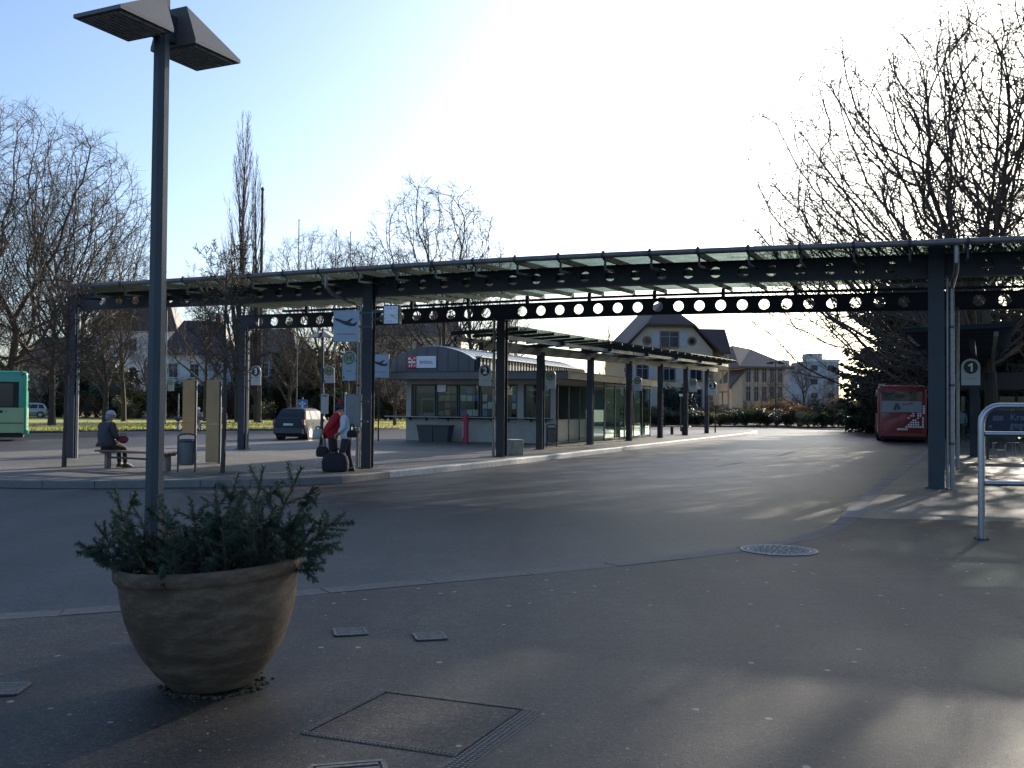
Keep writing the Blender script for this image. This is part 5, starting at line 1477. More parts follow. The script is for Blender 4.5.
PB = dict(rmin=.00050, lv=[dict(seg=8, wig=.09, up=.05, end=.10),
    dict(n=15, ang=42, da=14, len=.80, t0=.20, shape=.58, rad=.60, seg=7, wig=.13, up=.10, end=.12),
    dict(n=9, ang=38, da=14, len=.50, t0=.15, shape=.5, rad=.58, seg=5, wig=.17, up=.07, end=.18),
    dict(n=8, ang=38, da=16, len=.48, t0=.12, shape=.45, rad=.60, seg=4, wig=.22, up=.05, end=.3),
    dict(n=7, ang=38, da=18, len=.52, t0=.10, shape=.4, rad=.7, seg=3, wig=.26, up=.03, end=.4)])
PBIG = dict(rmin=.00048, stems=6, splay=.62, lv=[dict(seg=9, wig=.12, up=.05, end=.06),
    dict(n=13, ang=36, da=12, len=.58, t0=.12, shape=.5, rad=.60, seg=7, wig=.14, up=.06, end=.12),
    dict(n=9, ang=38, da=14, len=.48, t0=.12, shape=.5, rad=.58, seg=5, wig=.18, up=.03, end=.18),
    dict(n=7, ang=42, da=16, len=.46, t0=.12, shape=.45, rad=.60, seg=4, wig=.24, up=.02, end=.3),
    dict(n=5, ang=42, da=20, len=.55, t0=.10, shape=.4, rad=.7, seg=3, wig=.28, up=.01, end=.4)])
PAIRY = dict(PBIG, rmin=.00034, stems=5); PAIRY['lv'] = [dict(l) for l in PBIG['lv']]; PAIRY['lv'][4]['n'] = 3; PAIRY['lv'][1]['n'] = 10
PPOP = dict(rmin=.0005, lv=[dict(seg=9, wig=.02, up=.05, end=.10),
    dict(n=46, ang=19, da=6, len=.40, t0=.06, shape=.72, rad=.42, seg=7, wig=.05, up=.22, end=.22),
    dict(n=9, ang=18, da=8, len=.36, t0=.15, shape=.4, rad=.5, seg=4, wig=.07, up=.16, end=.3),
    dict(n=6, ang=20, da=8, len=.42, t0=.15, shape=.4, rad=.6, seg=3, wig=.1, up=.1, end=.4)])
PSAP = dict(rmin=.0015, lv=[dict(seg=8, wig=.03, up=.05, end=.25),
    dict(n=22, ang=52, da=12, len=.27, t0=.40, shape=.35, rad=.5, seg=5, wig=.15, up=.10, end=.3),
    dict(n=8, ang=45, da=15, len=.50, t0=.12, shape=.4, rad=.6, seg=4, wig=.22, up=.03, end=.35),
    dict(n=7, ang=45, da=18, len=.48, t0=.12, shape=.4, rad=.6, seg=3, wig=.28, up=.0, end=.4),
    dict(n=4, ang=45, da=18, len=.55, t0=.12, shape=.4, rad=.7, seg=2, wig=.3, up=.0, end=.4)])
PSHR = dict(rmin=.0016, stems=10, splay=.75, lv=[dict(seg=5, wig=.16, up=.04, end=.3),
    dict(n=9, ang=38, da=14, len=.48, t0=.15, shape=.4, rad=.6, seg=4, wig=.2, up=.06, end=.35),
    dict(n=7, ang=40, da=16, len=.5, t0=.15, shape=.4, rad=.65, seg=3, wig=.25, up=.02, end=.4),
    dict(n=5, ang=40, da=18, len=.55, t0=.1, shape=.4, rad=.7, seg=2, wig=.3, up=.0, end=.5)])

from mathutils.kdtree import KDTree
def crown_tree(seed, H, env, trunk_h, natt, step, infl, kill, r_tip, name, lean=(0, 0), twigs=3, twig_len=.7, expo=2.25):
    """tree grown towards points scattered through a crown envelope (list of centre, radii)"""
    r = random.Random(seed)
    att = []
    vol = [e[1][0] * e[1][1] * e[1][2] for e in env]; tot = sum(vol)
    for e, v in zip(env, vol):
        for _ in range(int(natt * v / tot)):
            while True:
                p = Vector((r.uniform(-1, 1), r.uniform(-1, 1), r.uniform(-1, 1)))
                if p.length < 1 and r.random() < .35 + .65 * p.length: break
            w = Vector((e[0][0] + p.x * e[1][0], e[0][1] + p.y * e[1][1], e[0][2] + p.z * e[1][2]))
            if w.z > trunk_h * .8: att.append(w)
    P = [Vector((0, 0, 0))]; par = [-1]
    while P[-1].z < trunk_h:
        q = P[-1]; P.append(q + Vector((lean[0] + r.gauss(0, .05), lean[1] + r.gauss(0, .05), 1)).normalized() * step); par.append(len(P) - 2)
    ntrunk = len(P)
    D_ = [(P[i] - P[par[i]]).normalized() if par[i] >= 0 else Vector((0, 0, 1)) for i in range(len(P))]
    nch = [1] * len(P)
    first = True
    for it in range(140):
        kd = KDTree(len(P))
        for i, p in enumerate(P): kd.insert(p, i)
        kd.balance()
        acc = {}; keep = []
        lim = infl if not first else 1e9
        for a in att:
            co, i, d = kd.find(a)
            if d < kill: continue
            keep.append(a)
            if d < lim: acc.setdefault(i, []).append((a - co).normalized())
        att = keep
        if not acc or not att: break
        if len(P) > ntrunk + 12: first = False
        grew = False
        for i, vs in acc.items():
            if nch[i] > 3: continue
            v = sum(vs, Vector()) / len(vs)
            v = (v + D_[i] * .9 + Vector((r.gauss(0, .16), r.gauss(0, .16), r.gauss(0, .16) + .05))).normalized()
            q = P[i] + v * step
            P.append(q); par.append(i); D_.append(v); nch.append(0); nch[i] += 1; grew = True
        if not grew: break
    n = len(P); kids = [[] for _ in range(n)]
    for i in range(1, n): kids[par[i]].append(i)
    tips = [0] * n
    for i in range(n - 1, -1, -1):
        tips[i] = 1 if not kids[i] else sum(tips[k] for k in kids[i])
    rad = [r_tip * t ** (1 / expo) for t in tips]
    g = TreeGen(seed, dict(rmin=0, lv=[{}]))
    def chain(i0, start):
        pts = [P[start]] if start is not None else []; rs = [min(rad[start], rad[i0] * 1.15)] if start is not None else []
        i = i0; todo = []
        while True:
            pts.append(P[i]); rs.append(rad[i])
            ks = sorted(kids[i], key=lambda k: -tips[k])
            if not ks: break
            for k in ks[1:]: todo.append((k, i))
            i = ks[0]
        return pts, rs, todo
    stack = [(0, None)]; level0 = True
    while stack:
        i0, st = stack.pop(); pts, rs, todo = chain(i0, st); stack += todo
        if len(pts) < 2: continue
        m = rs[0]; sides = 8 if m > .14 else (6 if m > .06 else (4 if m > .025 else 3))
        rs[-1] *= .5
        if level0:
            k = min(len(pts) - 1, ntrunk); 
            g.ring(g.trunk, pts[:k + 1], [x * (1 + .6 * max(0, 1 - j / 2.5)) for j, x in enumerate(rs[:k + 1])], 10); g.ring(g.crown, pts[k:], rs[k:], sides) if len(pts) - k > 1 else None
            level0 = False
        else: g.ring(g.crown, pts, rs, sides)
    top = max(p.z for p in P)
    def shoot(p, d, L, rr, depth):
        nonlocal top
        pts = [p]; q = p
        for j in range(3):
            d = (d + Vector((r.gauss(0, .22), r.gauss(0, .22), r.gauss(0, .18) + .06))).normalized(); q = q + d * (L / 3); pts.append(q)
        top = max(top, q.z)
        g.ring(g.crown, pts, [rr, rr * .8, rr * .6, rr * .3], 3)
        if depth > 0:
            for j in (1, 2):
                for s_ in range(r.choice((1, 1, 2))):
                    dd = (d + Vector((r.gauss(0, .6), r.gauss(0, .6), r.gauss(0, .5)))).normalized(); shoot(pts[j], dd, L * r.uniform(.45, .75), rr * .7, depth - 1)
    for i in range(ntrunk, n):
        if tips[i] <= 6 and (not kids[i] or r.random() < .5):
            for _ in range(twigs if not kids[i] else 1):
                dd = (D_[i] * .9 + Vector((r.gauss(0, .55), r.gauss(0, .55), r.gauss(0, .45)))).normalized()
                shoot(P[i], dd, twig_len * r.uniform(.6, 1.3), r_tip * .75, 1)
    k = 1 / top
    for mb in (g.trunk, g.crown): mb.v = [(x * k, y * k, z * k) for x, y, z in (tuple(q) for q in mb.v)]
    return g.trunk.mesh(name + '_trunk', M_BARK), g.crown.mesh(name + '_crown', M_BARK2), n
TM = {}
for key, P, r0, tl, seeds in (('broad', PB, .0150, .62, (11, 23, 38)), ('big', PBIG, .0105, .66, (5, 17, 29)), ('poplar', PPOP, .012, 1.0, (3,)), ('sapling', PSAP, .0105, 1.0, (8, 21)), ('shrub', PSHR, .010, .55, (2, 14))):
    TM[key] = [bare_tree(sd, P, r0, tl, key) for sd in seeds]
    if 0: print(key, [m[2] for m in TM[key]], [len(m[1].polygons) for m in TM[key]])
TM['wide'] = [crown_tree(4, 20, [((-2.5, 0, 11), (8.5, 7.5, 8.0)), ((2, 0, 14), (6.5, 6.5, 6.0))], 2.6, 4300, .42, 4.2, .72, .017, 'wide', twig_len=1.0, expo=2.45, twigs=3),
              crown_tree(9, 16, [((-3.5, 0, 8.5), (7.5, 6.0, 6.5)), ((2, 0, 10), (5, 5, 5))], 2.0, 3400, .42, 4.0, .72, .017, 'wide', twig_len=.9, expo=2.45, twigs=3)]
TM['dome'] = [crown_tree(13, 24, [((0, 0, 14), (9.0, 8.0, 10.0))], 3.5, 4200, .5, 4.6, .8, .021, 'dome', twig_len=1.2, expo=2.5),
              crown_tree(19, 22, [((1.0, 0, 13), (7.0, 7.0, 9.0)), ((-2, 0, 9), (5, 5, 5))], 3.0, 3600, .5, 4.6, .8, .021, 'dome', twig_len=1.2, expo=2.5)]
def tree(key, v, loc, h, label, group=None, sx=1.0, rz=0, name='bare_tree', cat='tree', lean=None, radius=None):
    t = thing(name, label, cat, loc, rz, group)
    tr, cr, _ = TM[key][v % len(TM[key])]
    inst('trunk', tr, t, scale=(h * sx, h * sx, h)); inst('crown', cr, t, scale=(h * sx, h * sx, h))
    if lean: t.rotation_euler = (lean[0], lean[1], rz)
    return t
def by_px(px, top, d, z=ZR): 
    p = D(px, d, z); return p, ZAT(px, top, d) - z
# right hand trees towering over the platform
for key, px, d, h, v, sx, lab, rz in (
    ('wide', 992, 44, 21.5, 0, 1.0, 'tall spreading bare tree filling the upper right corner', 0.0),
    ('wide', 947, 58, 16.0, 1, 1.12, 'lower bare tree whose crown shows left of the big trees above the canopy', 0.2),
    ('wide', 1165, 40, 21, 1, 1.1, 'nearest tall bare tree with its crown cut by the right edge', 2.2),
    ('wide', 992, 47, 21.5, 1, 1.1, 'tall bare tree beside the biggest one at the upper right', 4.6),
    ('wide', 1070, 68, 23, 0, 1.0, 'tall bare tree farther back behind the others at the upper right', 5.0)):
    tree(key, v, D(px, d, -.05), h, lab, 'tall bare trees on the right', sx, rz)
# left background trees
p, h = by_px(8, 92, 70); tree('dome', 0, p, h, 'tallest bare tree at the left edge with a broad round crown', 'bare trees on the left', 1.15, .3)
p, h = by_px(52, 150, 74); tree('dome', 1, p, h, 'broad bare tree beside the tallest one at the left', 'bare trees on the left', .95, 1.1)
p, h = by_px(-70, 130, 66); tree('dome', 1, p, h, 'bare tree partly outside the left edge', 'bare trees on the left', 1.1, 2.0)
p, h = by_px(76, 168, 78); tree('broad', 2, p, h, 'slender bare tree with a limb leaning right, left of the lamp post', 'bare trees on the left', .72, 4.0, lean=(0, R(7)))
p, h = by_px(124, 216, 92); tree('broad', 0, p, h, 'small far bare tree just left of the lamp post', 'bare trees on the left', .7, 5.0)
p, h = by_px(205, 255, 96); tree('broad', 1, p, h, 'low bare tree left of the poplar foot', 'bare trees on the left', .8, 2.5)
p, h = by_px(238, 106, 92); t = tree('poplar', 0, p, h, 'tall narrow poplar with upswept bare branches', None, 1.05, 0, 'poplar_tree')
p, h = by_px(256, 150, 94); tree('poplar', 0, p, h, 'second slimmer poplar just right of the tall one', None, .8, 2.0, 'poplar_tree')
p, h = by_px(322, 222, 100); tree('dome', 0, p, h, 'bare rounded tree above the canopy behind the two masts', 'middle bare trees', .95, .7)
p, h = by_px(372, 232, 102); tree('dome', 1, p, h, 'bare tree between the masts and the tall middle tree', 'middle bare trees', .95, 2.7)
p, h = by_px(444, 168, 84); tree('dome', 1, p, h, 'tall bare tree above the kiosk with an open crown', 'middle bare trees', .98, 3.4)
p, h = by_px(474, 212, 82); tree('broad', 1, p, h, 'bare tree leaning right above the kiosk', 'middle bare trees', .9, 1.9, lean=(0, R(12)))
p, h = by_px(609, 316, 118); tree('poplar', 0, p, h, 'small upright bare tree top showing over the island canopy', None, 1.6, .5, 'bare_tree')
p, h = by_px(290, 300, 84); tree('broad', 2, p, h, 'low bare tree behind the grey car', 'low bare trees behind the street', 1.1, .9)
p, h = by_px(105, 285, 84); tree('broad', 1, p, h, 'low dark bare tree behind the bench, left of the lamp post', 'low bare trees behind the street', 1.2, 4.4)
p, h = by_px(395, 330, 82); tree('broad', 0, p, h, 'low bare tree with arching limbs left of the kiosk', 'low bare trees behind the street', 1.2, 2.2)
p, h = by_px(150, 330, 88); tree('broad', 2, p, h, 'low bare tree right behind the lamp post in front of the pale house', 'low bare trees behind the street', 1.1, 5.2)
p, h = by_px(340, 320, 90); tree('broad', 1, p, h, 'low bare tree behind the two standing people', 'low bare trees behind the street', 1.2, 3.1)
p, h = by_px(500, 290, 112); tree('broad', 2, p, h, 'far bare tree right of the kiosk roof', 'low bare trees behind the street', 1.2, 1.1)
p, h = by_px(20, 300, 90); tree('broad', 2, p, h, 'dark low bare tree behind the green bus', 'low bare trees behind the street', 1.3, .2)
p, h = by_px(803, 352, 104); tree('broad', 1, p, h, 'spreading bare tree in front of the far apartment blocks', None, 1.25, 2.0)
p, h = by_px(835, 372, 112); tree('broad', 0, p, h, 'smaller bare tree right of the spreading one before the far blocks', None, 1.2, 4.1)
p, h = by_px(768, 372, 118); tree('broad', 2, p, h, 'thin bare tree beside the second house', None, 1.0, 1.1)
# saplings on the island
p = G(222.5, 473.5); tree('sapling', 0, p, ZAT(222, 232, p.y), 'young street tree with a fine twiggy crown beside the tan boards', 'young trees on the island', 1.15, 0, 'street_tree')
p = G(64, 467); tree('sapling', 1, p, ZAT(64, 262, p.y), 'young street tree with a dense twiggy crown near the left canopy column', 'young trees on the island', 1.3, 1.2, 'street_tree')
for q in (G(222.5, 473.5), G(64, 467)):
    b = MB(); b.add([(q.x + .62 * math.cos(2*math.pi*i/24), q.y + .62 * math.sin(2*math.pi*i/24), .005) for i in range(24)], [tuple(range(24))])
    tag(b.build('tree_pit', M_SOIL, fix=False), kind='structure')
# ---------------------------------------------------------------- shrubs, hedge, spruce
def leaf_clump(seed, n, m, w=1.0, h=1.0, ls=.06, flat=.5, name='leaves'):
    r = random.Random(seed); b = MB()
    lob = [(r.uniform(-.42, .42) * w, r.uniform(-.36, .36) * w, r.uniform(.25, .78) * h, r.uniform(.20, .34)) for _ in range(13)]
    for i in range(n):
        cx, cy, cz, rr = r.choice(lob)
        v = Vector((r.gauss(0, 1), r.gauss(0, 1), r.gauss(0, 1))).normalized() * rr * r.uniform(.45, 1.05)
        p = Vector((cx + v.x * w, cy + v.y * w, max(.02, cz + v.z * h)))
        a = Vector((r.gauss(0, 1), r.gauss(0, 1), r.gauss(0, .6))).normalized(); c = a.orthogonal().normalized()
        s = ls * r.uniform(.6, 1.3)
        b.add([p - a * s, p + c * s * .42, p + a * s, p - c * s * .42], [(0, 1, 2, 3)])
    return b.mesh(name, m)
LC = {k: [leaf_clump(s, n, m, ls=ls, name=k + '_leaves') for s in (1, 2)] for k, n, m, ls in (('laurel', 1500, M_LEAF, .055), ('dry', 1500, M_DRY, .045), ('dark', 1700, M_SPRUCE, .06), ('olive', 1500, M_OLIVE, .05))}
def shrub(kind, v, loc, h, w, label, group, rz, stems=True, name='shrub'):
    t = thing(name, label, 'shrub', loc, rz, group)
    if kind != 'bare': inst('foliage', LC[kind][v % 2], t, scale=(w, w, h))
    tr, cr, _ = TM['shrub'][v % 2]
    if stems:
        inst('stems', tr, t, scale=(w * .8, w * .8, h * (.8 if kind != 'bare' else 1))); inst('twigs', cr, t, scale=(w * .8, w * .8, h * (.8 if kind != 'bare' else 1.0)))
    return t
rs = random.Random(41)
LH = 'leafy or twiggy shrub of the long hedge beyond the far end of the road'
i = 0
for px in range(634, 884, 11):
    d = 98.5 if px < 800 else 94 - (px - 800) * .10
    kind = rs.choice(['laurel', 'laurel', 'dry', 'olive', 'dark'])
    shrub(kind, i, D(px + rs.uniform(-3, 3), d + rs.uniform(0, 1.0), ZR + .1), rs.uniform(1.3, 1.9), rs.uniform(1.7, 2.4), LH, 'shrubs of the far hedge', rs.uniform(0, 6), name='hedge_shrub'); i += 1
LH2 = 'tall twiggy brown shrub standing behind the far hedge'
for px in list(range(640, 880, 9)):
    d = 104 if px < 800 else 98
    top = 400 if px > 742 else 404
    shrub('bare' if rs.random() < .5 else 'dry', i, D(px + rs.uniform(-4, 4), d + rs.uniform(0, 3), ZR + .1), rs.uniform(2.4, 3.6) if px > 742 else rs.uniform(1.6, 2.4), rs.uniform(2.6, 3.6), LH2, 'shrubs behind the far hedge', rs.uniform(0, 6), name='twiggy_shrub'); i += 1
LH3 = 'dark tangled shrub of the bank behind the grass verge'
for px in range(-90, 480, 15):
    d = 112 + rs.uniform(0, 8)
    if 25 < px < 60: continue
    kind = rs.choice(['bare', 'dark', 'dark', 'dry', 'laurel', 'olive', 'bare'])
    shrub(kind, i, D(px + rs.uniform(-5, 5), d, ZR), rs.uniform(2.4, 5.0), rs.uniform(3.0, 5.0), LH3, 'shrubs of the bank behind the verge', rs.uniform(0, 6)); i += 1
LH4 = 'tall shady evergreen mass behind the bank, between the houses'
for px in (-20, 78, 96, 108, 240, 292, 308, 324, 345, 362, 470):
    d = 118 + rs.uniform(0, 6)
    shrub('dark', i, D(px, d, ZR), rs.uniform(6.5, 10), rs.uniform(4.5, 6.5), LH4, 'tall evergreens behind the bank', rs.uniform(0, 6), name='evergreen_shrub'); i += 1
LH4b = 'tall bare thicket shrub behind the bank on the left'
for px in range(-60, 420, 38):
    shrub('bare', i, D(px + rs.uniform(-6, 6), 116 + rs.uniform(0, 8), ZR), rs.uniform(5, 8), rs.uniform(6, 8), LH4b, 'tall bare thicket behind the bank', rs.uniform(0, 6), name='thicket_shrub'); i += 1
for px, h, lab in ((672, 4.2, 'dark green bushy evergreen in front of the gabled house, left of a pair'), (686, 4.8, 'dark green bushy evergreen in front of the gabled house, right of a pair')):
    shrub('dark', i, D(px, 101.5, ZR), h, 2.0, lab, None, rs.uniform(0, 6), name='evergreen_shrub'); i += 1
for px, d, h, w, lab in ((126, 106, 2.6, 2.4, 'yellowish bush left of the lamp post beyond the grass'), (262, 108, 2.4, 2.4, 'bright olive bush below the stone house')):
    shrub('olive', i, D(px, d, ZR), h, w, lab, None, 1.0); i += 1
# dark undergrowth on the right behind the platform
LH5 = 'dark shrub in the shade behind the right platform'
for px, d in ((885, 72), (905, 74), (945, 66), (975, 62), (1000, 60), (1025, 58), (1050, 56), (1085, 54), (960, 74), (990, 72), (1020, 70), (870, 84)):
    shrub(rs.choice(['dark', 'dark', 'laurel', 'bare']), i, D(px, d, -.05), rs.uniform(2.5, 4.5), rs.uniform(3.2, 4.6), LH5, 'dark shrubs behind the right platform', rs.uniform(0, 6)); i += 1
# ivy-clad evergreens behind the right canopy
LH6 = 'dark ivy clad evergreen rising behind the right platform canopy'
for px, d, h, w in ((965, 66, 8.5, 5), (1000, 64, 9.5, 6), (1035, 60, 9, 6), (1080, 58, 9, 6), (985, 76, 10, 6)):
    shrub('dark', i, D(px, d, -.05), h, w, LH6, 'ivy clad evergreens on the right', rs.uniform(0, 6), name='evergreen_shrub'); i += 1

def spruce(loc, h, w, label, seed):
    r = random.Random(seed); t = thing('spruce_tree', label, 'tree', loc, 0)
    b = MB(); b.tube([(0, 0, 0), (0, 0, h * .5), (0, 0, h)], [.026 * h, .016 * h, .003 * h], 8); b.build('trunk', M_BARK, t, smooth=True)
    tw = MB(); nd = MB()
    z = h * .06
    while z < h * .97:
        f = z / h; reach = w * (1 - f) ** .55 * r.uniform(.72, 1.12) + .15
        nb = 7 if f < .75 else 5
        a0 = r.uniform(0, 6.28)
        for i in range(nb):
            a = a0 + 6.28 * i / nb + r.uniform(-.3, .3); L = reach * r.uniform(.6, 1.15)
            d = Vector((math.cos(a), math.sin(a), 0)); s = Vector((-d.y, d.x, 0))
            droop = r.uniform(.10, .30)
            pts = []
            for k in range(6):
                q = k / 5; pts.append(Vector((0, 0, z)) + d * (L * q) + Vector((0, 0, L * (-droop * 1.3 * q + droop * 1.25 * q * q * q + .05 * q))))
            tw.tube(pts, [.035 * L / 3, .03 * L / 3, .022 * L / 3, .015 * L / 3, .01 * L / 3, .004], 4, caps=False)
            n = int(88 * L)
            for j in range(n):
                q = r.uniform(.12, 1.0); k = min(int(q * 5), 4); c = pts[k].lerp(pts[k + 1], q * 5 - k)
                wd = L * .26 * (1 - abs(q - .5) * 1.1) + .1
                sd = r.uniform(-1, 1); c = c + s * (sd * wd) + Vector((0, 0, -abs(sd) * wd * .25 - r.uniform(0, .22)))
                ln_ = r.uniform(.18, .40); dv = (d * r.uniform(.2, 1) + s * sd * .9 + Vector((0, 0, r.uniform(-.75, .05)))).normalized()
                nv = dv.cross(Vector((r.gauss(0, 1), r.gauss(0, 1), r.gauss(0, 1)))).normalized() * ln_ * .22
                nd.add([c - nv * .6, c + dv * ln_ * .5 - nv, c + dv * ln_, c + dv * ln_ * .5 + nv, c + nv * .6], [(0, 1, 2, 3, 4)])
        z += h * r.uniform(.028, .045)
    tw.build('branches', M_BARK, t, fix=False); o = nd.build('needle_crown', M_SPRUCE, t, fix=False)
    return t
spruce(D(908, 76, -.05), 13.5, 6.4, 'broad dark spruce with drooping layered boughs behind the red bus', 4)
spruce(D(962, 84, -.05), 15.0, 5.4, 'second dark spruce farther right, hidden behind the canopy column', 9)

# ---------------------------------------------------------------- plant pot with fir branches
PP = Vector((-1.685, 5.74, 0))
pot = thing('plant_pot', 'large weathered terracotta pot on the footway holding fir branches', 'plant pot', PP, 0)
pot.rotation_euler = (0, -R(3.2), 0)
M_TERRA = bpy.data.materials.new('weathered_terracotta'); M_TERRA.use_nodes = True
def _terra(m):
    nt = m.node_tree; N = nt.nodes; L = nt.links; bs = N['Principled BSDF']
    tc = N.new('ShaderNodeTexCoord')
    mp = N.new('ShaderNodeMapping'); mp.inputs['Scale'].default_value = (2.2, 2.2, 7); L.new(tc.outputs['Object'], mp.inputs['Vector'])
    n1 = N.new('ShaderNodeTexNoise'); n1.inputs['Scale'].default_value = 1.6; n1.inputs['Detail'].default_value = 8; n1.inputs['Roughness'].default_value = .68; L.new(mp.outputs[0], n1.inputs['Vector'])
    r1 = N.new('ShaderNodeValToRGB'); e = r1.color_ramp.elements
    e[0].position = .30; e[0].color = (.048, .030, .018, 1); e[1].position = .68; e[1].color = (.185, .135, .088, 1)
    q = e.new(.5); q.color = (.096, .064, .039, 1)
    L.new(n1.outputs['Fac'], r1.inputs[0])
    n2 = N.new('ShaderNodeTexNoise'); n2.inputs['Scale'].default_value = 60; n2.inputs['Detail'].default_value = 4; L.new(tc.outputs['Object'], n2.inputs['Vector'])
    r2 = N.new('ShaderNodeValToRGB'); r2.color_ramp.elements[0].color = (.72, .72, .72, 1); r2.color_ramp.elements[1].color = (1.2, 1.2, 1.2, 1); L.new(n2.outputs['Fac'], r2.inputs[0])
    mx = N.new('ShaderNodeMix'); mx.data_type = 'RGBA'; mx.blend_type = 'MULTIPLY'; mx.inputs[0].default_value = 1; L.new(r1.outputs[0], mx.inputs[6]); L.new(r2.outputs[0], mx.inputs[7])
    L.new(mx.outputs[2], bs.inputs['Base Color']); bs.inputs['Roughness'].default_value = .88
    bp = N.new('ShaderNodeBump'); bp.inputs['Strength'].default_value = .35; bp.inputs['Distance'].default_value = .006; L.new(n2.outputs['Fac'], bp.inputs['Height']); L.new(bp.outputs[0], bs.inputs['Normal'])
_terra(M_TERRA)
b = MB()
b.lathe([(0, .01), (.222, .01), (.245, .03), (.318, .11), (.392, .22), (.440, .33), (.468, .43), (.484, .53), (.492, .60), (.495, .625), (.500, .632), (.511, .638), (.518, .658), (.517, .690), (.506, .708), (.488, .712), (.472, .70), (.462, .64), (.0, .62)], 72)
b.build('pot_body', M_TERRA, pot, smooth='all')
b = MB(); b.lathe([(.0, .64), (.44, .62), (.458, .60)], 32); b.build('soil', mat('pot_soil', (.035, .026, .018), .95, var=.4, scale=30, bump=.6), pot, smooth='all')
b = MB()
for q in range(170):
    a = rnd.gauss(.2, .5) + rnd.choice((-2.4, -1.2, 0)); rr = .235 + abs(rnd.gauss(0, .035)); s = rnd.uniform(.003, .012) if rnd.random() < .8 else .018
    b.sphere((PP.x + rr * math.cos(a), PP.y + rr * math.sin(a) * .95, .004), (s, s, s * .6), 5, 4)
tag(b.build('moss_crumbs', mat('moss_dirt', (.05, .045, .025), .95, var=.4, scale=40, world=True), fix=False), kind='stuff')

def fir_twig(mb_w, mb_n, p0, d0, L, r, rad=.0045, droop=.0, nl=.029):
    """one needled shoot"""
    n = max(4, int(L / .03)); d = d0.normalized(); p = p0.copy(); pts = [p.copy()]; ds = [d.copy()]
    for k in range(n):
        d = (d + Vector((r.gauss(0, .05), r.gauss(0, .05), r.gauss(0, .05) - droop))).normalized()
        p = p + d * (L / n); pts.append(p.copy()); ds.append(d.copy())
    mb_w.tube(pts, [rad * (1 - .6 * k / n) for k in range(n + 1)], 5, caps=False)
    m = int(L / .0013)
    for k in range(m):
        t = (k + r.random()) / m * n; q = min(int(t), n - 1); c = pts[q].lerp(pts[q + 1], t - q); d = ds[q + 1]
        a = d.orthogonal().normalized(); bb = d.cross(a); th = r.uniform(0, 6.28)
        o = (a * math.cos(th) + bb * math.sin(th))
        ln_ = nl * r.uniform(.75, 1.2) * (1 - .35 * max(0, t / n - .75) * 4 * .5)
        nv = (o * .9 + d * r.uniform(.45, .8)).normalized()
        s = nv.cross(o + Vector((.1, .2, .3))).normalized() * .0021
        mb_n.add([c - s, c + nv * ln_ * .6 - s, c + nv * ln_, c + nv * ln_ * .6 + s, c + s], [(0, 1, 2, 3, 4)])
    return pts, ds
def fir_branch_mesh(seed, L):
    r = random.Random(seed); w = MB(); n = MB()
    pts, ds = fir_twig(w, n, Vector((0, 0, 0)), Vector((0, 0, 1)), L, r, .006)
    k = len(pts)
    for i in range(2, k - 3, max(2, k // 5)):
        for s in (-1, 1):
            if r.random() < .28: continue
            f = 1 - i / k; lat = Vector((s, r.uniform(-.4, .4), 0)).normalized()
            d = (ds[i] * .75 + lat * .8).normalized(); ll = L * (.18 + .32 * f) * r.uniform(.7, 1.1)
            p2, d2 = fir_twig(w, n, pts[i], d, ll, r, .0035)
            if ll > .13:
                for s2 in (-1, 1):
                    j = len(p2) // 2
                    fir_twig(w, n, p2[j], (d2[j] * .8 + (ds[i] * .6 * s2) + Vector((0, s2 * .2, 0))).normalized(), ll * .45, r, .0025)
    return w.mesh('branch_stems', mat('fir_stem', (.11, .08, .05), .8, var=.3, scale=40)), n.mesh('fir_needles', M_FIR)
FB = [fir_branch_mesh(s, l) for s, l in ((1, .34), (2, .40), (3, .46), (4, .30), (5, .52))]
fb = thing('fir_bush', 'bushy dark green fir branches stuck into the big plant pot', 'fir branches', PP + Vector((0, 0, .60)), 0)
r = random.Random(12)
spec = []
for q in range(48):
    a = r.uniform(0, 6.28); rr = .40 * math.sqrt(r.random()); out = rr / .40
    tilt = min(.72, out * r.uniform(.35, 1.0) + r.uniform(-.15, .15))
    spec.append((rr * math.cos(a), rr * math.sin(a), r.uniform(-.02, .04), tilt, a, r.choice((0, 1, 3, 0, 1, 2)), r.uniform(.70, .95)))
# the long shoots that make its outline
for x, y, tilt, az, m, s in ((-.34, -.10, .34, 3.3, 4, .9), (.02, .02, .10, 1.5, 2, 1.1), (.20, .0, .22, .3, 4, 1.03), (.28, -.05, .45, .1, 4, 1.08), (.32, -.10, .70, -.1, 4, .95), (.34, .05, .72, .2, 2, .95), (-.05, .1, .2, 2.2, 2, .95), (.12, -.2, .12, -.8, 4, .82), (-.20, -.15, .25, 2.6, 4, .78), (.30, .12, .35, .6, 4, .9), (-.28, .1, .5, 2.7, 4, .8), (.0, -.25, .1, -1.5, 2, .9), (.24, -.22, .5, -.7, 4, .85), (.30, -.12, .6, -.2, 2, .82), (-.40, .0, .95, 3.0, 1, .9), (-.38, -.15, .9, 3.6, 1, .85), (-.16, .05, .35, 2.8, 2, .8), (.08, -.15, .35, -1.2, 1, 1.0)):
    spec.append((x, y, .03, tilt, az, m, s * 1.16))
for x, y, z, tilt, a, m, s in spec:
    e = empty_part('branch', fb, (x, y, z)) if False else None
    rot = (Matrix.Rotation(a, 4, 'Z') @ Matrix.Rotation(tilt, 4, 'Y') @ Matrix.Rotation(r.uniform(0, 6.28), 4, 'Z')).to_euler()
    o = inst('branch', FB[m][0], fb, (x, y, z), rot, (s, s, s))
    inst('needles', FB[m][1], o)
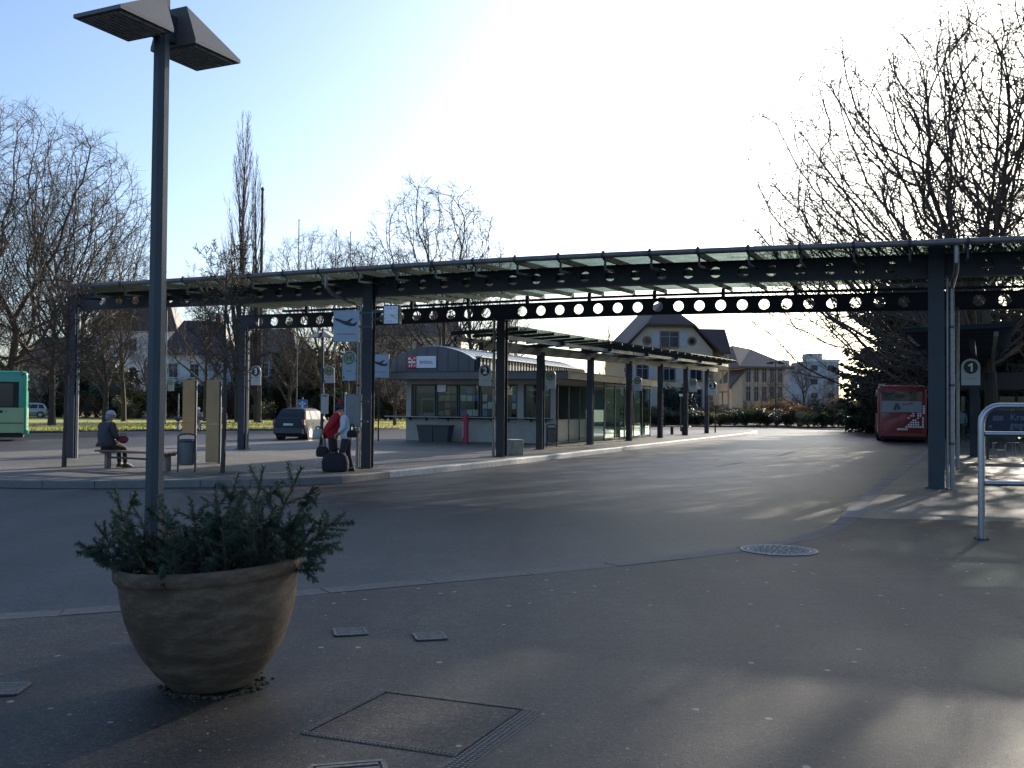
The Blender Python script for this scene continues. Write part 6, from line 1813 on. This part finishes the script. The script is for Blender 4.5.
# ---------------------------------------------------------------- houses far behind
M_ROOF = mat('dark_slate_roof', (.065, .046, .038), .7, var=.25, scale=4, bump=.3, bscale=8)
M_ROOFB = mat('brown_tile_roof', (.115, .085, .068), .8, var=.3, scale=5, bump=.3, bscale=8)
M_TILEG = mat('grey_tile_roof', (.12, .10, .09), .75, var=.25, scale=5, bump=.3, bscale=8)
M_RENDER = mat('beige_render', (.60, .49, .335), .85, var=.1, scale=.8)
M_RENDY = mat('yellow_render', (.58, .45, .28), .85, var=.1, scale=.8)
M_RENDW = mat('pale_render', (.66, .65, .62), .85, var=.1, scale=.8)
M_SANDST = mat('pink_sandstone', (.25, .15, .11), .85, var=.2, scale=3)
M_TIMBER = mat('cream_timber', (.38, .33, .26), .7, var=.12, scale=3)
M_SHUT = mat('pale_shutters', (.45, .46, .47), .6)
def window(parent, x, z, w, h, y=-.02, frame=M_SANDST, shutters=False, axis='y', off=0.0):
    """window on the front (axis y, facing -y) or on a side wall (axis x, facing +x)"""
    def bx(b, a0, a1, d0, d1, z0, z1):
        if axis == 'y': b.box(a0, a1, y + d0, y + d1, z0, z1)
        else: b.box(y - d1, y - d0, a0, a1, z0, z1)
    b = MB(); f = .14
    bx(b, x - w/2 - f, x - w/2, -.04, .02, z - f, z + h + f); bx(b, x + w/2, x + w/2 + f, -.04, .02, z - f, z + h + f)
    bx(b, x - w/2, x + w/2, -.04, .02, z + h, z + h + f); bx(b, x - w/2 - .1, x + w/2 + .1, -.10, .02, z - f - .02, z)
    wo = b.build('window', frame, parent)
    b = MB(); bx(b, x - w/2, x + w/2, -.012, .0, z, z + h); b.build('pane', M_GLASSB, wo)
    b = MB(); bx(b, x - .035, x + .035, -.03, -.013, z, z + h); bx(b, x - w/2, x - .035, -.03, -.013, z + h * .68, z + h * .68 + .06); bx(b, x + .035, x + w/2, -.03, -.013, z + h * .68, z + h * .68 + .06); b.build('sash', mat('window_sash', (.30, .29, .27), .6), wo)
    if shutters:
        for s in (-1, 1):
            b = MB(); bx(b, x + s * (w/2 + f + w * .25) - w * .24, x + s * (w/2 + f + w * .25) + w * .24, -.06, .0, z, z + h); b.build('shutter', M_SHUT, wo)
    return wo
# gabled house with half hipped roof
d1 = 106
hx = D(669, d1, ZR)
hs = thing('gabled_house', 'large beige house with a half hipped dark roof, round windows and timber balconies', 'house', hx, R(5))
hw, hd = 4.7, 12.0
EZ = 7.4
def zh(y): return ZAT(669, y, d1) - ZR
z_hip = zh(326); z_ridge = zh(300); z_e = zh(350)
b = MB()
k = (z_hip - z_e) ; rx = hw * (z_ridge - z_hip) / (z_ridge - z_e)
b.prism([(-hw, 0), (hw, 0), (hw, z_e), (rx, z_hip), (-rx, z_hip), (-hw, z_e)], 'y', 0, .3)
b.box(-hw, -hw + .3, .3, hd, 0, z_e); b.box(hw - .3, hw, .3, hd, 0, z_e)
b.prism([(-hw, 0), (hw, 0), (hw, z_e), (0, z_ridge - .1), (-hw, z_e)], 'y', hd - .3, hd)
b.build('wall', M_RENDER, hs)
b = MB(); ov = 1.0; sl = (z_ridge - z_e) / hw; xo = hw + ov; zo = z_e - sl * ov * .55; fy = -.7; bk_ = hd + .7; th = .22; hy = 3.2
rxo = rx + .15
zr_ = z_ridge
for s in (-1, 1):
    V_ = [(s * xo, fy, zo), (s * rxo, fy, z_hip - .05), (0, hy, zr_), (0, bk_, zr_), (s * xo, bk_, zo)]
    b.add(V_ + [(x, y, z + th) for x, y, z in V_], [(0, 1, 2, 3, 4), (9, 8, 7, 6, 5), (0, 5, 6, 1), (1, 6, 7, 2), (3, 8, 9, 4), (4, 9, 5, 0)])
V_ = [(-rxo, fy, z_hip - .05), (rxo, fy, z_hip - .05), (0, hy, zr_)]
b.add(V_ + [(x, y, z + th) for x, y, z in V_], [(0, 1, 2), (5, 4, 3), (0, 3, 4, 1)])
ro = b.build('roof', M_ROOF, hs)
b = MB(); b.box(.6, 1.3, 7, 7.8, zr_ - .8, zr_ + 1.1); b.build('chimney', M_SANDST, ro)
for x in (-hw + .16, hw - .16):
    b = MB()
    for i in range(12): b.box(x - (.30 if i % 2 else .2), x + (.30 if i % 2 else .2), -.05, .0, .3 + i * .58, .3 + i * .58 + .5)
    b.build('quoins', M_SANDST, hs)
window(hs, .0, zh(346.5), 1.8, 1.5, y=-.02, shutters=True)
for sx in (-2.4, 2.45):
    b = MB(); cz = zh(341)
    disc(b, sx, cz, .30, .50, -.06, -.002, 20); wo = b.build('round_window', M_SANDST, hs)
    b = MB(); disc(b, sx, cz, 0, .30, -.03, -.001, 20); b.build('pane', M_GLASSD, wo)
for x in (-2.9, .0, 2.9): window(hs, x, zh(380), 1.1, 1.7, y=-.02, shutters=True); window(hs, x, zh(407), 1.1, 1.8, y=-.02, shutters=True)
for y_, z in ((2.0, zh(361)), (2.0, zh(385)), (5.0, zh(361)), (5.0, zh(385))): window(hs, y_, z, 1.0, 1.6, y=hw + .02, axis='x')
# cross gable with timber balconies on the right side
b = MB(); gy0, gy1 = 6.2, 10.6; gx = hw + 2.6; gz = z_e + .3
b.prism([(gy0, 0), (gy1, 0), (gy1, gz), ((gy0 + gy1) / 2, gz + 2.4), (gy0, gz)], 'x', hw, gx); b.build('side_wing', M_RENDER, hs)
b = MB(); m_ = (gy0 + gy1) / 2
for s in (-1, 1):
    e = m_ + s * (m_ - gy0 + .5)
    V_ = [(hw - 3.2, e, gz - .35), (gx + 1.2, e, gz - .35), (gx + 1.2, m_, gz + 2.5), (hw - 3.2, m_, gz + 2.5)]
    b.add(V_ + [(x, y, z + .2) for x, y, z in V_], [(0, 1, 2, 3), (7, 6, 5, 4), (0, 4, 5, 1), (1, 5, 6, 2), (2, 6, 7, 3), (3, 7, 4, 0)])
b.build('wing_roof', M_ROOF, hs)
b = MB()
for s in (-1, 1):
    e = m_ + s * (m_ - gy0 + .5); b.beam((gx + 1.22, e, gz - .3), (gx + 1.22, m_, gz + 2.6), .10, .3)
b.build('bargeboards', M_TIMBER, hs)
b = MB()
for z in (1.2, 3.6, 6.0):
    b.box(gx, gx + 1.1, gy0, gy1, z, z + .15); b.box(gx + 1.0, gx + 1.1, gy0, gy1, z + .95, z + 1.05)
    for i in range(15): b.box(gx + 1.02, gx + 1.08, gy0 + .1 + i * .29, gy0 + .18 + i * .29, z + .15, z + .95)
for y in (gy0, m_, gy1): b.box(gx + .98, gx + 1.12, y - .08, y + .08, 0, gz)
b.build('timber_balcony', M_TIMBER, hs)
for z in (1.5, 3.9, 6.3): window(hs, m_, z, 1.5, 1.7, y=gx + .02, axis='x', frame=M_TIMBER)
b = MB()
for i in range(5): b.box(.9 + i * .35, .96 + i * .35, -.08, .0, zh(415), zh(409))
b.build('cellar_grille', M_STEEL2, hs)

# second house with a hipped roof
d2 = 126
hx = D(764, d2, ZR)
h2 = thing('hipped_house', 'house with a grey hipped roof and tall windows, right of the gabled house', 'house', hx, R(14))
def zz(y): return ZAT(764, y, d2) - ZR
w2, dd2 = 3.0, 9.0; e2 = zz(366); r2 = zz(347)
b = MB(); b.box(-w2, w2, 0, dd2, 0, e2); b.build('wall', M_RENDY, h2)
b = MB(); o = .8
V_ = [(-w2 - o, -o, e2 - .1), (w2 + o, -o, e2 - .1), (w2 + o, dd2 + o, e2 - .1), (-w2 - o, dd2 + o, e2 - .1), (-w2 + .8, dd2/2, r2 + .4), (w2 - 2.6, dd2/2, r2)]
b.add(V_ + [(x, y, z - .25) for x, y, z in V_[:4]], [(0, 1, 5, 4), (1, 2, 5), (2, 3, 4, 5), (3, 0, 4), (6, 7, 1, 0), (7, 8, 2, 1), (8, 9, 3, 2), (9, 6, 0, 3), (9, 8, 7, 6)]); b.build('roof', M_TILEG, h2)
b = MB(); b.box(-w2 - .03, w2 + .03, -.06, -.0, zz(385), zz(384)); b.build('string_course', M_TIMBER, h2)
for x in (-2.2, -1.1, .0, 1.1, 2.2): window(h2, x, zz(382), .55, 1.9, y=-.02, frame=M_TIMBER); window(h2, x, zz(401), .55, 1.8, y=-.02, frame=M_TIMBER)
b = MB(); b.prism([(-2.2, zz(384)), (.2, zz(384)), (-1.0, zz(378))], 'y', -1.6, -.01) if False else b.prism([(-w2 - 1.6, 0), (-w2 - .2, 0), (-w2 - .2, zz(374)), (-w2 - 1.6, zz(384))], 'y', -.4, 3.5)
b.build('side_porch', M_RENDER, h2)
b = MB(); b.beam((-w2 - 2.1, 1.5, zz(388)), (-w2 + .1, 1.5, zz(370)), 4.6, .18); b.build('porch_roof', M_ROOF, h2)
# far apartment blocks
def block(px0, px1, top, d, label, m):
    p = D((px0 + px1) / 2, d, ZR); w = (px1 - px0) * d / 1000; h = ZAT((px0 + px1) / 2, top, d) - ZR
    t = thing('apartment_block', label, 'building', p, 0, )
    b = MB(); b.box(-w/2, w/2, 0, 14, 0, h); b.box(-w * .3, w * .1, 3, 9, h, h + 2.2); b.build('wall', m, t)
    n = max(2, int(h / 3)); k = max(2, int(w / 4.5))
    for i in range(n):
        for j in range(k):
            x = -w/2 + (j + .5) * w / k; z = h * (i + .3) / n
            b = MB(); b.box(x - .8, x + .8, -.06, -.01, z, z + 1.4); b.build('window', M_GLASSB, t)
    b = MB(); b.box(-w/2 - .2, w/2 + .2, -.2, 14.2, h, h + .4) if False else b.box(-w/2 - .2, w/2 + .2, -.25, -.02, h - .2, h + .5); b.build('parapet', M_RENDW, t)
block(772, 806, 367, 300, 'far pale apartment block behind the spreading bare tree, left of the pair', mat('grey_block_render', (.36, .37, .38), .85))
block(806, 839, 361, 260, 'far taller pale apartment block, right of the pair', mat('grey_block_render', (.36, .37, .38), .85))
# houses on the left
def house(px, d, w, dp, ey, ry, label, wall, roof, rz=0.0, cols=3, rows=2, hip=0.0, name='house', turn=False):
    p = D(px, d, ZR); t = thing(name, label, 'house', p, rz)
    e = ZAT(px, ey, d) - ZR; r_ = ZAT(px, ry, d) - ZR
    b = MB(); b.box(-w/2, w/2, 0, dp, 0, e)
    if turn: b.prism([(-w/2, e), (w/2, e), (0, r_ - .2)], 'y', 0, dp)
    b.build('wall', wall, t)
    b = MB(); o = .6
    if turn:
        for s in (-1, 1):
            V_ = [(s * (w/2 + o), -o, e - .3), (0, -o, r_), (0, dp + o, r_), (s * (w/2 + o), dp + o, e - .3)]
            b.add(V_ + [(x, y, z + .25) for x, y, z in V_], [(0, 1, 2, 3), (7, 6, 5, 4), (0, 4, 5, 1), (2, 6, 7, 3), (3, 7, 4, 0), (1, 5, 6, 2)])
    else:
        V_ = [(-w/2 - o, -o, e - .1), (w/2 + o, -o, e - .1), (w/2 + o, dp + o, e - .1), (-w/2 - o, dp + o, e - .1), (-w/2 - o + hip, dp/2, r_), (w/2 + o - hip, dp/2, r_)]
        b.add(V_, [(0, 1, 5, 4), (1, 2, 5), (2, 3, 4, 5), (3, 0, 4), (3, 2, 1, 0)])
    ro = b.build('roof', roof, t)
    b = MB(); b.box(w * .22, w * .22 + .7, dp * .4, dp * .4 + .7, r_ - 1.2, r_ + .9); b.build('chimney', M_SANDST, ro)
    for i in range(rows):
        for j in range(cols):
            x = -w/2 + (j + .5) * w / cols; z = e * (i + .28) / rows
            window(t, x, z, 1.0, min(1.6, e / rows * .55), y=-.02, frame=M_RENDW)
    return t
house(46, 128, 8.5, 8, 366, 335, 'ochre house at the left behind the green bus', M_RENDY, M_ROOFB, R(-6), 3, 2, 1.5)
house(132, 140, 11, 9, 330, 288, 'tall house with a dark roof left of the lamp post behind the trees', M_RENDW, M_ROOF, R(8), 3, 3, 2.5)
house(194, 122, 7.6, 8, 354, 318, 'pale house with a big dark roof behind the tan boards', M_RENDW, M_ROOF, R(4), 3, 2, 2.0)
house(217, 121, 3.2, 5, 357, 352, 'low pale annexe joined to the house behind the tan boards', mat('bluish_render', (.36, .38, .40), .85), M_ROOFB, R(4), 1, 1, .3)
house(264, 124, 7.2, 9, 352, 326, 'grey stone house with arched openings right of the left canopy column', mat('grey_stone_wall', (.26, .255, .24), .9, var=.25, scale=2, bump=.3, bscale=5), M_TILEG, R(-4), 3, 2, 2.0, turn=False)
house(405, 135, 15, 9, 335, 312, 'sunlit beige house behind the bare trees left of the kiosk', M_RENDER, M_ROOFB, R(0), 4, 3, 2)
house(966, 118, 8, 8, 385, 368, 'pale and brick house far behind the pedestrian on the right platform', M_RENDW, M_ROOFB, R(0), 3, 2, 1.5)
# hazy wooded skyline far off
b = MB(); pts = []
for i in range(121):
    a = R(-60 + i); x, y = math.sin(a) * 900, math.cos(a) * 900
    pts.append((x, y, 16 + 9 * math.sin(i * .21) + 5 * math.sin(i * .53 + 1) + rnd.uniform(-1, 1)))
vs = [(x, y, -1) for x, y, z in pts] + pts + [(x * 1.3, y * 1.3, -1) for x, y, z in pts]
n = len(pts)
b.add(vs, [(i, i + 1, n + i + 1, n + i) for i in range(n - 1)] + [(n + i, n + i + 1, 2*n + i + 1, 2*n + i) for i in range(n - 1)])
tag(b.build('hills', mat('wooded_hills', (.07, .075, .06), .95, var=.3, scale=.03, world=True), fix=False), kind='structure')
# ---------------------------------------------------------------- daylight
SUN_AZ, SUN_EL = 33.0, 18.0
wd = bpy.data.worlds.new("World"); SC.world = wd; wd.use_nodes = True
nt = wd.node_tree; N = nt.nodes; L = nt.links
bg = N['Background']
sky = N.new('ShaderNodeTexSky'); sky.sky_type = 'NISHITA'; sky.sun_disc = False
sky.sun_elevation = R(SUN_EL); sky.sun_rotation = R(SUN_AZ)
sky.altitude = 100; sky.air_density = 0.85; sky.dust_density = 2.4; sky.ozone_density = 1.0
wb = N.new('ShaderNodeMix'); wb.data_type = 'RGBA'; wb.blend_type = 'MULTIPLY'; wb.inputs[0].default_value = 1.0; wb.inputs[7].default_value = (.855, .99, 1.17, 1)   # cool white balance
L.new(sky.outputs[0], wb.inputs[6]); L.new(wb.outputs[2], bg.inputs['Color']); bg.inputs['Strength'].default_value = .116
sd = bpy.data.lights.new('sun', 'SUN'); sd.energy = 5.0; sd.angle = R(.5); sd.color = (1.0, .90, .76)
so = bpy.data.objects.new('sun', sd); COL.objects.link(so)
v = Vector((math.sin(R(SUN_AZ)) * math.cos(R(SUN_EL)), math.cos(R(SUN_AZ)) * math.cos(R(SUN_EL)), math.sin(R(SUN_EL))))
so.rotation_euler = v.to_track_quat('Z', 'Y').to_euler(); so.location = (20, 30, 40)
SC.view_settings.view_transform = 'Standard'; SC.view_settings.look = 'None'
SC.view_settings.gamma = 1.0; SC.view_settings.exposure = 0.96
SC.view_settings.use_curve_mapping = False
SC.cycles.transparent_max_bounces = 24
SC.cycles.max_bounces = 6
